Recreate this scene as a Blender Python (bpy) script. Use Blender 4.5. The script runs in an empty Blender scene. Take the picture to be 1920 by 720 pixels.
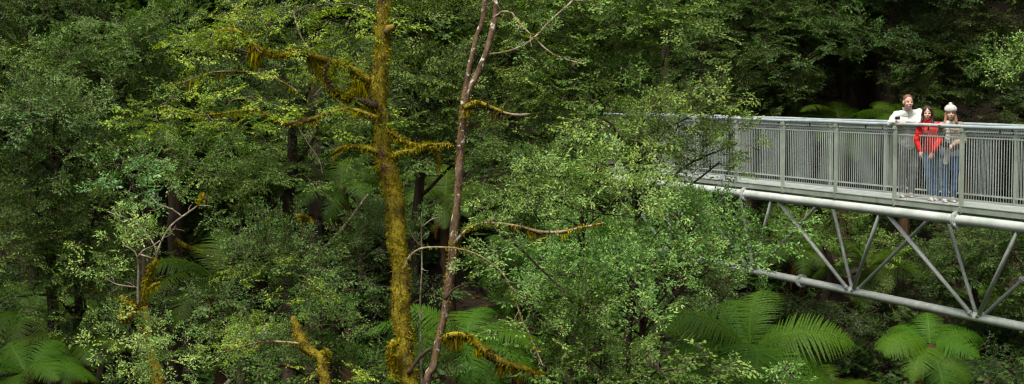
import bpy, bmesh, math, random
import numpy as np
from mathutils import Vector, Matrix, noise
PI = math.pi
R = math.radians
C = bpy.context.scene.collection
sc = bpy.context.scene
random.seed(7)

# ------------------------------------------------------------------ camera model
EYE = 9.0
PITCH = math.atan(193 / 3000.0)
cp, sp = math.cos(PITCH), math.sin(PITCH)

def at(px, py, d):
    """world point seen at photo pixel (px, py) at a forward distance of d metres"""
    u = (px - 960) / 3000.0
    v = (360 - py) / 3000.0
    y = cp + v * sp
    return Vector((u * d / y, d, EYE + (v * cp - sp) * d / y))

# ------------------------------------------------------------------ helpers
def tag(o, label=None, cat=None, group=None, kind=None):
    if label: o['label'] = label
    if cat: o['category'] = cat
    if group: o['group'] = group
    if kind: o['kind'] = kind
    return o

def empty(name, loc, label=None, cat=None, group=None):
    o = bpy.data.objects.new(name, None)
    o.empty_display_size = 0.3
    o.location = loc
    C.objects.link(o)
    return tag(o, label, cat, group)

def link(name, me, parent=None, mats=()):
    o = bpy.data.objects.new(name, me)
    for m in mats: me.materials.append(m)
    C.objects.link(o)
    if parent is not None:
        o.parent = parent
        o.matrix_parent_inverse = Matrix.Translation(parent.location).inverted() if parent.type == 'EMPTY' and parent.get('_abs', 1) else Matrix()
    return o

def mesh_np(name, V, F, tone=None, midx=None, smooth=False):
    """V (n,3); F (m,4) int quads"""
    me = bpy.data.meshes.new(name)
    V = np.asarray(V, dtype=np.float32); F = np.asarray(F, dtype=np.int32)
    me.vertices.add(len(V)); me.vertices.foreach_set('co', V.ravel())
    me.loops.add(F.size); me.loops.foreach_set('vertex_index', F.ravel())
    me.polygons.add(len(F))
    me.polygons.foreach_set('loop_start', np.arange(0, F.size, 4, dtype=np.int32))
    if midx is not None: me.polygons.foreach_set('material_index', np.asarray(midx, dtype=np.int32))
    me.polygons.foreach_set('use_smooth', np.full(len(F), smooth, dtype=bool))
    if tone is not None:
        a = me.attributes.new('tone', 'FLOAT', 'FACE')
        a.data.foreach_set('value', np.asarray(tone, dtype=np.float32))
    me.update(calc_edges=True)
    return me

def bm_mesh(name, bm, smooth=False):
    me = bpy.data.meshes.new(name)
    bm.to_mesh(me); bm.free()
    if smooth:
        me.polygons.foreach_set('use_smooth', np.ones(len(me.polygons), dtype=bool))
    return me

def box_into(bm, c, ax, ay, az):
    """box with centre c and half axis vectors"""
    c = Vector(c); vs = []
    for i in (-1, 1):
        for j in (-1, 1):
            for k in (-1, 1):
                vs.append(bm.verts.new(c + ax * i + ay * j + az * k))
    for f in ((0, 1, 3, 2), (4, 6, 7, 5), (0, 4, 5, 1), (2, 3, 7, 6), (0, 2, 6, 4), (1, 5, 7, 3)):
        bm.faces.new([vs[i] for i in f])

def tube_into(bm, pts, rads, n=10, cap=True):
    pts = [Vector(p) for p in pts]
    rings = []
    up = Vector((0.13, 0.21, 1)).normalized()
    prev = None
    for i, p in enumerate(pts):
        a = pts[max(i - 1, 0)]; b = pts[min(i + 1, len(pts) - 1)]
        t = (b - a).normalized()
        if prev is None:
            x = t.cross(up)
            if x.length < 0.1: x = t.cross(Vector((1, 0, 0)))
            x.normalize()
        else:
            x = (prev - t * prev.dot(t)).normalized()
        prev = x
        y = t.cross(x)
        r = rads[i] if hasattr(rads, '__len__') else rads
        rings.append([bm.verts.new(p + (x * math.cos(2 * PI * k / n) + y * math.sin(2 * PI * k / n)) * r) for k in range(n)])
    for a, b in zip(rings, rings[1:]):
        for k in range(n):
            f = bm.faces.new((a[k], a[(k + 1) % n], b[(k + 1) % n], b[k])); f.smooth = True
    if cap:
        bm.faces.new(rings[0][::-1]); bm.faces.new(rings[-1])
    return rings

def torus_into(bm, c, axis, R1, r, n=20, m=8):
    axis = Vector(axis).normalized(); x = axis.orthogonal().normalized(); y = axis.cross(x); c = Vector(c)
    rings = []
    for i in range(n):
        a = 2 * PI * i / n
        d = x * math.cos(a) + y * math.sin(a)
        rings.append([bm.verts.new(c + d * (R1 + r * math.cos(2 * PI * k / m)) + axis * r * math.sin(2 * PI * k / m)) for k in range(m)])
    for i in range(n):
        a, b = rings[i], rings[(i + 1) % n]
        for k in range(m):
            f = bm.faces.new((a[k], a[(k + 1) % m], b[(k + 1) % m], b[k])); f.smooth = True

def smooth_path(pts, step):
    """Catmull-Rom through (Vector, radius) pairs, resampled about every step metres"""
    out = []
    P = [p for p, r in pts]; Q = [r for p, r in pts]
    for i in range(len(P) - 1):
        p0 = P[max(i - 1, 0)]; p1 = P[i]; p2 = P[i + 1]; p3 = P[min(i + 2, len(P) - 1)]
        n = max(1, int((p2 - p1).length / step))
        for k in range(n):
            t = k / n
            p = 0.5 * ((2 * p1) + (-p0 + p2) * t + (2 * p0 - 5 * p1 + 4 * p2 - p3) * t * t + (-p0 + 3 * p1 - 3 * p2 + p3) * t ** 3)
            out.append((p, Q[i] * (1 - t) + Q[i + 1] * t))
    out.append((P[-1], Q[-1]))
    return out

def wood_into(bm, pts, step=0.12, n=10, wob=0.02, rough=0.12, freq=6.0, seed=0):
    """crooked, knobbly limb: pts are (Vector, radius)"""
    sp_ = smooth_path(pts, step)
    off = Vector((seed * 3.7, seed * 1.3, seed * 7.1))
    pp = []; rr = []
    for p, r in sp_:
        w = noise.noise_vector(p * 1.9 + off) * wob
        pp.append(p + w); rr.append(r)
    rings = tube_into(bm, pp, rr, n)
    for ring, p, r in zip(rings, pp, rr):
        for v in ring:
            d = v.co - p
            k = 1 + rough * noise.noise(v.co * freq + off) + rough * 0.6 * noise.noise(v.co * freq * 3 + off)
            v.co = p + d * k
    return pp, rr

# ------------------------------------------------------------------ materials
def new_mat(name):
    m = bpy.data.materials.new(name); m.use_nodes = True
    nt = m.node_tree; nt.nodes.clear()
    out = nt.nodes.new('ShaderNodeOutputMaterial')
    return m, nt, out

def N(nt, t, **kw):
    n = nt.nodes.new(t)
    for k, v in kw.items():
        if k in n.inputs: n.inputs[k].default_value = v
        else: setattr(n, k, v)
    return n

def ramp(nt, fac, stops, interp='LINEAR'):
    n = nt.nodes.new('ShaderNodeValToRGB')
    cr = n.color_ramp; cr.interpolation = interp
    while len(cr.elements) < len(stops): cr.elements.new(0.5)
    for e, (p, c) in zip(cr.elements, stops):
        e.position = p; e.color = (c[0], c[1], c[2], 1)
    nt.links.new(fac, n.inputs[0])
    return n.outputs[0]

def leaf_mat(name, stops, trans=0.28, rough=0.54, spec=0.18):
    m, nt, out = new_mat(name)
    at_ = N(nt, 'ShaderNodeAttribute'); at_.attribute_name = 'tone'
    col = ramp(nt, at_.outputs['Fac'], stops)
    oi = N(nt, 'ShaderNodeObjectInfo')
    hs = N(nt, 'ShaderNodeHueSaturation', Saturation=1.32, Value=1.16)
    mr = N(nt, 'ShaderNodeMapRange'); mr.inputs[3].default_value = 0.488; mr.inputs[4].default_value = 0.512
    nt.links.new(oi.outputs['Random'], mr.inputs[0])
    nt.links.new(mr.outputs[0], hs.inputs['Hue']); nt.links.new(col, hs.inputs['Color'])
    b = N(nt, 'ShaderNodeBsdfPrincipled', Roughness=rough)
    b.inputs['Specular IOR Level'].default_value = spec
    nt.links.new(hs.outputs[0], b.inputs['Base Color'])
    t = N(nt, 'ShaderNodeBsdfTranslucent')
    g = N(nt, 'ShaderNodeHueSaturation', Saturation=1.15, Value=1.5)
    nt.links.new(hs.outputs[0], g.inputs['Color']); nt.links.new(g.outputs[0], t.inputs[0])
    mx = N(nt, 'ShaderNodeMixShader'); mx.inputs[0].default_value = trans
    nt.links.new(b.outputs[0], mx.inputs[1]); nt.links.new(t.outputs[0], mx.inputs[2])
    nt.links.new(mx.outputs[0], out.inputs[0])
    return m

def noise_mat(name, stops, scale=5.0, detail=6.0, rough=0.8, bump=0.3, bscale=None, metal=0.0, spec=0.3, stretch=None, spots=None, dist=0.0, bdist=0.02):
    m, nt, out = new_mat(name)
    tc = N(nt, 'ShaderNodeTexCoord')
    src = tc.outputs['Object']
    if stretch:
        mp = N(nt, 'ShaderNodeMapping'); mp.inputs['Scale'].default_value = stretch
        nt.links.new(src, mp.inputs[0]); src = mp.outputs[0]
    nz = N(nt, 'ShaderNodeTexNoise', Scale=scale, Detail=detail, Roughness=0.62, Distortion=dist)
    nt.links.new(src, nz.inputs['Vector'])
    col = ramp(nt, nz.outputs['Fac'], stops)
    if spots:
        for (sscale, lo, hi, scol) in spots:
            n2 = N(nt, 'ShaderNodeTexNoise', Scale=sscale, Detail=4.0, Roughness=0.6)
            mp2 = N(nt, 'ShaderNodeMapping'); mp2.inputs['Location'].default_value = (sscale * 3.1, 7.7, sscale)
            nt.links.new(tc.outputs['Object'], mp2.inputs[0]); nt.links.new(mp2.outputs[0], n2.inputs['Vector'])
            f = ramp(nt, n2.outputs['Fac'], [(lo, (0, 0, 0)), (hi, (1, 1, 1))])
            mx = N(nt, 'ShaderNodeMix'); mx.data_type = 'RGBA'
            nt.links.new(f, mx.inputs[0]); nt.links.new(col, mx.inputs[6]); mx.inputs[7].default_value = (*scol, 1)
            col = mx.outputs[2]
    b = N(nt, 'ShaderNodeBsdfPrincipled', Roughness=rough, Metallic=metal)
    b.inputs['Specular IOR Level'].default_value = spec
    nt.links.new(col, b.inputs['Base Color'])
    if bump:
        nb = N(nt, 'ShaderNodeTexNoise', Scale=bscale or scale * 3, Detail=5.0, Roughness=0.65)
        nt.links.new(src, nb.inputs['Vector'])
        bp = N(nt, 'ShaderNodeBump', Strength=bump, Distance=bdist)
        nt.links.new(nb.outputs['Fac'], bp.inputs['Height']); nt.links.new(bp.outputs[0], b.inputs['Normal'])
    nt.links.new(b.outputs[0], out.inputs[0])
    return m

L_ = {}
L_['lime'] = leaf_mat('leaf_lime', [(0, (0.052, 0.088, 0.017)), (.5, (0.134, 0.184, 0.043)), (.9, (0.251, 0.305, 0.096)), (1, (0.317, 0.348, 0.120))], .32)
L_['fresh'] = leaf_mat('leaf_fresh', [(0, (0.035, 0.063, 0.022)), (.5, (0.107, 0.171, 0.063)), (.9, (0.204, 0.291, 0.131)), (1, (0.280, 0.346, 0.137))], .30)
L_['mid'] = leaf_mat('leaf_mid', [(0, (0.020, 0.047, 0.012)), (.5, (0.056, 0.097, 0.029)), (.9, (0.115, 0.167, 0.058)), (1, (0.164, 0.216, 0.082))], .26)
L_['blue'] = leaf_mat('leaf_blue', [(0, (0.024, 0.048, 0.015)), (.5, (0.053, 0.088, 0.029)), (.9, (0.100, 0.145, 0.055)), (1, (0.144, 0.179, 0.069))], .22, .5, .22)
L_['teal'] = leaf_mat('leaf_teal', [(0, (0.034, 0.075, 0.026)), (.5, (0.086, 0.150, 0.057)), (1, (0.196, 0.270, 0.120))], .25, .42, .35)
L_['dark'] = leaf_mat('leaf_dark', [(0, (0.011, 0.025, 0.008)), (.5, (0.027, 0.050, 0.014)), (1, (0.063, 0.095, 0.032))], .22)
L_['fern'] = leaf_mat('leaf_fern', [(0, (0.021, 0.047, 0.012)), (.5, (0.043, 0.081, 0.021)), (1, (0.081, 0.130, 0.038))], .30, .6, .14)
L_['fern_shade'] = leaf_mat('leaf_fern_shade_tint', [(0, (0.011, 0.022, 0.006)), (.5, (0.023, 0.040, 0.009)), (1, (0.049, 0.071, 0.019))], .26, .6, .12)  # the fern leaf again, with shade put into its colour
L_['moss'] = leaf_mat('moss_fibre', [(0, (0.036, 0.033, 0.013)), (.5, (0.120, 0.100, 0.019)), (1, (0.229, 0.213, 0.036))], .25, .85, .05)
L_['litter'] = leaf_mat('leaf_litter', [(0, (.03, .018, .010)), (.6, (.075, .045, .024)), (1, (.15, .09, .045))], .05, .8, .1)
M = {}
M['moss_bark'] = noise_mat('mossy_bark', [(.28, (.045, .031, .012)), (.40, (.12, .090, .012)), (.53, (.215, .170, .015)), (.70, (.34, .28, .028))], 5.5, 8, .95, 1.0, 45, spec=.1,
    spots=[(2.6, .57, .66, (.075, .042, .026)), (9.0, .66, .70, (.26, .27, .13))], bdist=.03)
M['red_bark'] = noise_mat('reddish_bark', [(.3, (.036, .021, .013)), (.5, (.10, .060, .034)), (.7, (.20, .14, .09))], 14, 8, .85, .8, 50, stretch=(1, 1, .45),
    spots=[(11.0, .585, .62, (.46, .46, .34)), (3.3, .60, .68, (.13, .10, .02))], spec=.15)
M['pale_bark'] = noise_mat('pale_bark', [(.3, (.08, .055, .035)), (.5, (.19, .15, .10)), (.7, (.38, .34, .26))], 12, 6, .85, .5, 50,
    spots=[(2.3, .56, .64, (.16, .11, .015))], spec=.15)
M['dark_bark'] = noise_mat('dark_bark', [(.3, (.016, .011, .008)), (.55, (.05, .034, .024)), (.75, (.09, .066, .046))], 5, 8, .95, .9, 22, stretch=(1, 1, .25),
    spots=[(1.4, .56, .66, (.045, .05, .014))], spec=.1)
M['twig'] = noise_mat('twig_bark', [(.3, (.035, .024, .016)), (.6, (.10, .075, .05))], 3, 2, .9, 0)
M['fern_trunk'] = noise_mat('fern_trunk_fibre', [(.3, (.016, .009, .006)), (.55, (.055, .030, .018)), (.8, (.11, .065, .035))], 8, 8, .95, 1.0, 30, stretch=(1, 1, .3), spec=.08)
M['dead_frond'] = leaf_mat('dead_frond', [(0, (.05, .026, .014)), (.6, (.11, .055, .028)), (1, (.17, .10, .05))], .15, .85, .1)
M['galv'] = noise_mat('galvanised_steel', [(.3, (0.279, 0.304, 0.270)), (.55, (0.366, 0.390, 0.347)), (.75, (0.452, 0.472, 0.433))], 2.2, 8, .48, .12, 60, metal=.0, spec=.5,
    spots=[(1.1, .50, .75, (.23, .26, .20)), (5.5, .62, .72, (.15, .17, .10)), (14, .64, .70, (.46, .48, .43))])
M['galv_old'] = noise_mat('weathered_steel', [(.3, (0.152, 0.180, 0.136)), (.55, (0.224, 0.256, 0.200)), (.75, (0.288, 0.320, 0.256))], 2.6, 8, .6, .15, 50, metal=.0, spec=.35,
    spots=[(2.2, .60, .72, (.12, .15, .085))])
M['rail'] = noise_mat('handrail_steel', [(.3, (0.197, 0.236, 0.232)), (.55, (0.260, 0.299, 0.296)), (.75, (0.324, 0.359, 0.352))], 1.6, 6, .38, .08, 60, metal=.0, spec=.5, spots=[(2.0, .56, .72, (0.141, 0.167, 0.141)), (9, .66, .70, (0.352, 0.370, 0.334))])
M['grate'] = noise_mat('deck_grating_steel', [(.3, (0.276, 0.301, 0.276)), (.55, (0.376, 0.401, 0.367)), (.75, (0.468, 0.485, 0.451))], 5, 6, .55, .1, 60, metal=.15, spec=.4)
M['bar'] = noise_mat('baluster_steel', [(.3, (0.22, 0.255, 0.22)), (.6, (0.34, 0.375, 0.33))], 2.5, 4, .5, 0, metal=.2, spec=.4)
M['soil'] = noise_mat('forest_soil', [(.3, (.007, .005, .003)), (.5, (.018, .013, .008)), (.75, (.035, .026, .014))], 1.4, 10, .95, .9, 9, spec=.1, bdist=.12)
def flat_mat(name, col, rough=.7, var=.18, scale=30, bump=.25, spec=.3):
    c0 = tuple(c * (1 - var) for c in col); c1 = tuple(min(1, c * (1 + var)) for c in col)
    return noise_mat(name, [(.3, c0), (.7, c1)], scale, 4, rough, bump, scale * 2, spec=spec)
M['skin'] = flat_mat('skin', (.43, .25, .18), .55, .06)
M['eye'] = flat_mat('eye', (.04, .025, .02), .3, .1)
M['lip'] = flat_mat('lip', (.50, .17, .14), .5, .05)
M['teeth'] = flat_mat('teeth', (.42, .32, .27), .4, .03)
M['hair_brown'] = flat_mat('brown_hair', (.10, .052, .030), .55, .4, 60)
M['hair_dark'] = flat_mat('dark_hair', (.028, .015, .011), .5, .4, 60)
M['hair_light'] = flat_mat('light_brown_hair', (.26, .14, .075), .55, .35, 60)
M['cream'] = flat_mat('cream_fleece', (.44, .455, .40), .95, .07, 25, .5, .1)
M['cream_knit'] = flat_mat('cream_knit', (.42, .385, .345), .95, .10, 60, .8, .1)
M['grey_cloth'] = flat_mat('grey_cloth', (.13, .135, .13), .9, .2, 20, .4, .1)
M['red_fleece'] = flat_mat('red_fleece', (.46, .020, .018), .92, .15, 22, .5, .1)
M['denim'] = flat_mat('blue_denim', (.070, .112, .175), .85, .35, 9, .3, .15)
M['denim_dark'] = flat_mat('dark_denim', (.044, .080, .145), .85, .35, 9, .3, .15)
M['taupe'] = flat_mat('taupe_jacket', (.20, .155, .115), .8, .15, 25, .5, .2)
M['scarf'] = flat_mat('grey_scarf', (.33, .33, .30), .95, .12, 40, .6, .1)
M['shirt'] = flat_mat('pale_shirt', (.28, .32, .38), .9, .08)
M['shoe'] = flat_mat('white_shoe', (.46, .44, .41), .6, .06)
M['black'] = flat_mat('black_plastic', (.012, .012, .014), .4, .2, 20, 0, .5)

# ------------------------------------------------------------------ terrain
def gz(x, y):
    """height of the gully floor and of the far slope"""
    b = 1.4
    if y < 14: b += (14 - y) * .30 if y > 0 else 4.2 + min(-y * .08, 6)
    s = max(0.0, y - 31 + 1.6 * math.sin(x * .13))
    b += .46 * s if s < 95 else .46 * 95 + (s - 95) * .05
    b += .35 * noise.noise(Vector((x * .12, y * .12, 0))) * 2 + .18 * noise.noise(Vector((x * .6, y * .6, 3)))
    if x < -12: b += (-12 - x) * .12 if x > -80 else 8.2
    if x > 18: b += (x - 18) * .10 if x < 80 else 6.2
    return b

def build_ground():
    ax = np.concatenate([-np.geomspace(700, 32, 22), np.linspace(-30, 34, 86), np.geomspace(36, 700, 22)])
    ay = np.concatenate([-np.geomspace(700, 12, 16), np.linspace(-10, 75, 104), np.geomspace(78, 900, 24)])
    V = [(x, y, gz(x, y)) for y in ay for x in ax]
    nx = len(ax)
    F = [(j * nx + i, j * nx + i + 1, (j + 1) * nx + i + 1, (j + 1) * nx + i) for j in range(len(ay) - 1) for i in range(nx - 1)]
    me = mesh_np('ground', V, F, smooth=True)
    tag(link('ground', me, None, [M['soil']]), kind='structure')
build_ground()

# ------------------------------------------------------------------ leaves
def leaf_quad(b, d, nrm, l, w):
    s = np.cross(nrm, d)
    return [b, b + d * l * .45 + s * w * .5 - nrm * l * .06, b + d * l - nrm * l * .10, b + d * l * .45 - s * w * .5 - nrm * l * .06]

def unit(v): return v / (np.linalg.norm(v) + 1e-9)

def spray_template(seed, nside=5, per=3, leaf=.17, wide=.5, tilt=.45):
    """flat leafy twig of unit length along +x; returns leaf verts (k,4,3) and twig quads"""
    r = np.random.RandomState(seed)
    Lf = []; tw = []
    def twig(p, q, w):
        d = unit(q - p); s = np.cross(d, [0, 0, 1]) * w
        z = np.array([0, 0, w])
        tw.append([p - s, p + s, q + s * .4, q - s * .4]); tw.append([p - z, p + z, q + z * .4, q - z * .4])
    def leaves(p, q, n, lo=0.0):
        d = unit(q - p)
        for k in range(n):
            t = lo + (1 - lo) * (k + 1) / n
            b = p + (q - p) * t
            sgn = 1 if k % 2 else -1
            a = sgn * r.uniform(.5, 1.1) if k < n - 1 else r.uniform(-.3, .3)
            side = np.cross([0, 0, 1], d)
            ld = unit(d * math.cos(a) + side * math.sin(a) + np.array([0, 0, r.uniform(-.45, .35)]))
            nn = unit(np.array([r.normal(0, tilt), r.normal(0, tilt), 1.0]))
            nn = unit(nn - ld * nn.dot(ld))
            l = leaf * r.uniform(.65, 1.15)
            Lf.append(leaf_quad(b, ld, nn, l, l * wide))
    ax = [np.array([0, 0, 0.0])]
    for k in range(4): ax.append(ax[-1] + np.array([.25, r.uniform(-.05, .05), r.uniform(-.04, .03)]))
    for a, b in zip(ax, ax[1:]):
        twig(a, b, .008); leaves(a, b, 2)
    for k in range(nside):
        t = .12 + .75 * k / nside
        i = min(3, int(t * 4)); b = ax[i] + (ax[i + 1] - ax[i]) * (t * 4 - i)
        sgn = 1 if k % 2 else -1
        a = sgn * r.uniform(.65, 1.05); l = (.5 - .32 * t) * r.uniform(.8, 1.2)
        q = b + np.array([math.cos(a) * l, math.sin(a) * l, r.uniform(-.10, .07)])
        twig(b, q, .006); leaves(b, q, per, .15)
    return np.array(Lf), np.array(tw)

TPL = {
    'fine': [spray_template(10 + i, 8, 5, .115, .48) for i in range(5)],
    'soft': [spray_template(30 + i, 7, 5, .130, .50) for i in range(5)],
    'broad': [spray_template(50 + i, 5, 4, .190, .42, .55) for i in range(5)],
    'coarse': [spray_template(70 + i, 4, 3, .26, .55, .5) for i in range(4)],
}

def sprays_mesh(name, pos, dirs, ups, size, tone, tpl, seed=0):
    r = np.random.RandomState(seed)
    T = TPL[tpl]; n = len(pos)
    pos = np.asarray(pos); dirs = np.asarray(dirs); ups = np.asarray(ups); size = np.asarray(size); tone = np.asarray(tone)
    x = dirs / np.linalg.norm(dirs, axis=1)[:, None]
    z = ups - x * (ups * x).sum(1)[:, None]; z /= np.linalg.norm(z, axis=1)[:, None] + 1e-9
    y = np.cross(z, x)
    Rm = np.stack([x, y, z], axis=2)
    pick = r.randint(0, len(T), n)
    VV = []; tt = []; mi = []
    for k, (Lf, Tw) in enumerate(T):
        idx = np.nonzero(pick == k)[0]
        if not len(idx): continue
        for arr, m in ((Lf, 0), (Tw, 1)):
            q = arr.reshape(-1, 3)
            W = np.einsum('nij,vj->nvi', Rm[idx], q) * size[idx][:, None, None] + pos[idx][:, None, :]
            nl = len(arr)
            VV.append(W.reshape(-1, 3))
            t = np.repeat(tone[idx], nl) + r.normal(0, .21, nl * len(idx))
            tt.append(np.clip(t, 0, 1)); mi.append(np.full(nl * len(idx), m))
    V = np.concatenate(VV); F = np.arange(len(V)).reshape(-1, 4)
    return mesh_np(name, V, F, np.concatenate(tt), np.concatenate(mi))

def pads(blobs, rng, per_m2=3.2, pad_r=(.35, .75)):
    """leaf pad centres (position, radius, tone shift) inside a list of (centre, rx, ry, rz) ellipsoids"""
    out = []
    for bi, (c, rx, ry, rz) in enumerate(blobs):
        area = PI * rx * rz
        n = max(2, int(area * per_m2 * (1 + .5 * min(ry, 1.5)) + .5))
        for _ in range(n):
            d = unit(rng.normal(size=3))
            rad = rng.uniform(.25, 1.0) ** .5
            p = np.array(c) + d * np.array([rx, ry, rz]) * rad
            out.append((p, rng.uniform(*pad_r), rng.normal(0, .17), bi))
    return out

def crown_arrays(pd, rng, size, n_per=17, droop=.25, tone=.5, flat=.16, dome=0.0):
    P = []; D = []; U = []; S = []; T = []
    for p, pr, tn, bi in pd:
        n = max(4, int(n_per * (pr / .55) ** 1.5))
        if rng.uniform() < dome:        # rounded leafy clump, sprays reaching out and up
            for _ in range(int(n * 1.25)):
                d = unit(rng.normal(size=3) * np.array([1, 1, .8]) + np.array([0, 0, .55]))
                q = d * pr * .72 * np.array([1, 1, .62]) * rng.uniform(.35, 1.0)
                P.append(p + q)
                D.append(unit(d + rng.normal(0, .38, 3) + np.array([0, 0, .12])))
                U.append(unit(np.array([rng.normal(0, .6), rng.normal(-.2, .6), 1.0]) + d * .3))
                S.append(size * rng.uniform(.55, .95)); T.append(tone + tn + rng.normal(0, .06))
            continue
        tiltx, tilty = rng.normal(0, .22), rng.normal(0, .22)
        for _ in range(n):
            a = rng.uniform(0, 2 * PI); rr = pr * math.sqrt(rng.uniform(0, 1)) * .85
            dx, dy = math.cos(a), math.sin(a)
            z = rng.normal(0, flat) * pr - droop * rr * rr / pr + (dx * tiltx + dy * tilty) * rr
            P.append(p + np.array([dx * rr, dy * rr, z]))
            a2 = a + rng.normal(0, .6)
            D.append([math.cos(a2), math.sin(a2), rng.normal(0.02, .28) - droop * rr / pr * .9])
            U.append([rng.normal(0, .35), rng.normal(-.12, .35), 1])
            S.append(size * rng.uniform(.7, 1.25)); T.append(tone + tn + rng.normal(0, .06))
    return P, D, U, S, T

KIND = {  # leaf material, template, spray size, tone
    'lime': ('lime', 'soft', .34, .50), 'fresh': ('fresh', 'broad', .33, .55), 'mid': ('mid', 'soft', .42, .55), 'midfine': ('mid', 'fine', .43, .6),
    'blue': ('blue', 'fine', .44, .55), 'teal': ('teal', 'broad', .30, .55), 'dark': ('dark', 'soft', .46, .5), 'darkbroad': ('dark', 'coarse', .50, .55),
}

def px_blobs(lst, d0):
    """(px, py, rx, ry[, depth offset[, depth radius]]) in photo pixels at distance d0 -> metres"""
    out = []
    for b in lst:
        px, py, rx, ry = b[:4]
        d = d0 + (b[4] if len(b) > 4 else 0)
        k = d / 3000.0
        rd = b[5] if len(b) > 5 else max(.5, (rx + ry) * .5 * k * .8)
        out.append((at(px, py, d), rx * k, rd, ry * k))
    return out

DENS = 1.5
def make_tree(name, label, cat, kind, blobs, base, seed, trunk_r=.10, bark='dark_bark', dens=3.2, fork=None, group=None, n_per=17, trunk_pts=None, pad_r=(.35, .75), wob=.05, tone_add=0.0, limbs=True):
    rng = np.random.RandomState(seed)
    bx, by = base
    root = empty(name, (bx, by, gz(bx, by)), label, cat, group)
    lm, tpl, size, tone = KIND[kind]
    pd = pads(blobs, rng, dens * DENS, pad_r)
    P, D, U, S, T = crown_arrays(pd, rng, size, n_per=n_per, tone=tone + tone_add, dome={'fresh': .9, 'blue': .8, 'teal': .9, 'mid': .65, 'midfine': .65}.get(kind, .5))
    me = sprays_mesh('crown', P, D, U, S, T, tpl, seed)
    link('crown', me, root, [L_[lm], M['twig']])
    # trunk, limbs and twigs
    bm = bmesh.new()
    b0 = Vector((bx, by, gz(bx, by) - .3))
    cen = Vector((0, 0, 0))
    for c, rx, ry, rz in blobs: cen += Vector(c)
    cen /= len(blobs)
    cen.y = max(cen.y, by)
    if trunk_pts is None:
        top = cen + Vector((0, .1, -.2))
        m1 = b0.lerp(top, .35) + Vector((rng.uniform(-.2, .2), rng.uniform(-.2, .2), 0)); m2 = b0.lerp(top, .7) + Vector((rng.uniform(-.2, .2), rng.uniform(-.2, .2), 0))
        trunk_pts = [(b0, trunk_r * 1.35), (m1, trunk_r), (m2, trunk_r * .8), (top, trunk_r * .5)]
    pp, rr = wood_into(bm, trunk_pts, .15, 10, wob, .14, 5, seed)
    if limbs:
        hubs = []
        for bi, (c, rx, ry, rz) in enumerate(blobs):
            c = Vector(c)
            k = max(0, min(len(pp) - 1, int(len(pp) * (.80 + .2 * rng.uniform()))))
            s = pp[k]; tgt = c + Vector((0, 0, -rz * .3))
            mid = s.lerp(tgt, .5) + Vector((rng.uniform(-.15, .15), rng.uniform(-.15, .15), rng.uniform(-.05, .25)))
            r0 = min(rr[k] * .5, .032)
            hp, hr = wood_into(bm, [(s, r0), (mid, r0 * .65), (tgt, r0 * .4)], .18, 6, wob, .12, 7, seed + bi)
            hubs.append(hp)
        for p, pr, tn, bi in pd:
            hp = hubs[bi]; p = Vector(p)
            s = min(hp[len(hp) // 3:], key=lambda q: (q - p).length)
            mid = s.lerp(p, .5) + Vector((0, 0, rng.uniform(-.02, .12)))
            wood_into(bm, [(s, .013), (mid, .009), (p, .005)], .3, 4, .03, .05, 9, seed)
    me = bm_mesh('trunk', bm, True)
    link('trunk', me, root, [M[bark]])
    return root

def moss_tufts(name, parent, paths, n, seed, size=.03, hang=0.0, mat='moss', tone=.5):
    """small moss fibres over limbs; hang > 0 adds strands that hang down"""
    rng = np.random.RandomState(seed)
    V = []; tt = []
    segs = [(p[i], p[i + 1], r[i]) for p, r in paths for i in range(len(p) - 1)]
    wl = np.array([(b - a).length * (r + .01) for a, b, r in segs]); wl /= wl.sum()
    for k in rng.choice(len(segs), n, p=wl):
        a, b, r = segs[k]
        p = np.array(a.lerp(b, rng.uniform()))
        cl = noise.noise(Vector(p) * 7 + Vector((seed, 0, 0)))
        t = unit(np.array(b - a)); d = unit(np.cross(t, unit(rng.normal(size=3))))
        q = p + d * r * .98
        l = size * rng.uniform(.6, 1.6)
        if hang and cl > .02 and rng.uniform() < .75:
            l = hang * rng.uniform(.15, 1.0) * min(1.4, .3 + 3.2 * cl); q = p + np.array([0, 0, -r * .8]); out = unit(np.array([rng.normal(0, .22), rng.normal(0, .22), -1]))
            w = .006 * rng.uniform(.7, 1.5)
        else:
            out = unit(d + np.array([0, 0, -.5]) + rng.normal(0, .3, 3)); w = l * .22
        s = unit(np.cross(out, rng.normal(size=3))) * w
        V += [q - s, q + s, q + out * l * .7 + s * .8, q + out * l]
        tt.append(np.clip(tone + .9 * noise.noise(Vector(p) * 4.5) + rng.normal(0, .16), 0, 1))
    V = np.array(V); F = np.arange(len(V)).reshape(-1, 4)
    me = mesh_np(name, V, F, tt)
    return tag(link(name, me, parent, [L_[mat]]), kind='stuff')

exec_hook = True
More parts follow.
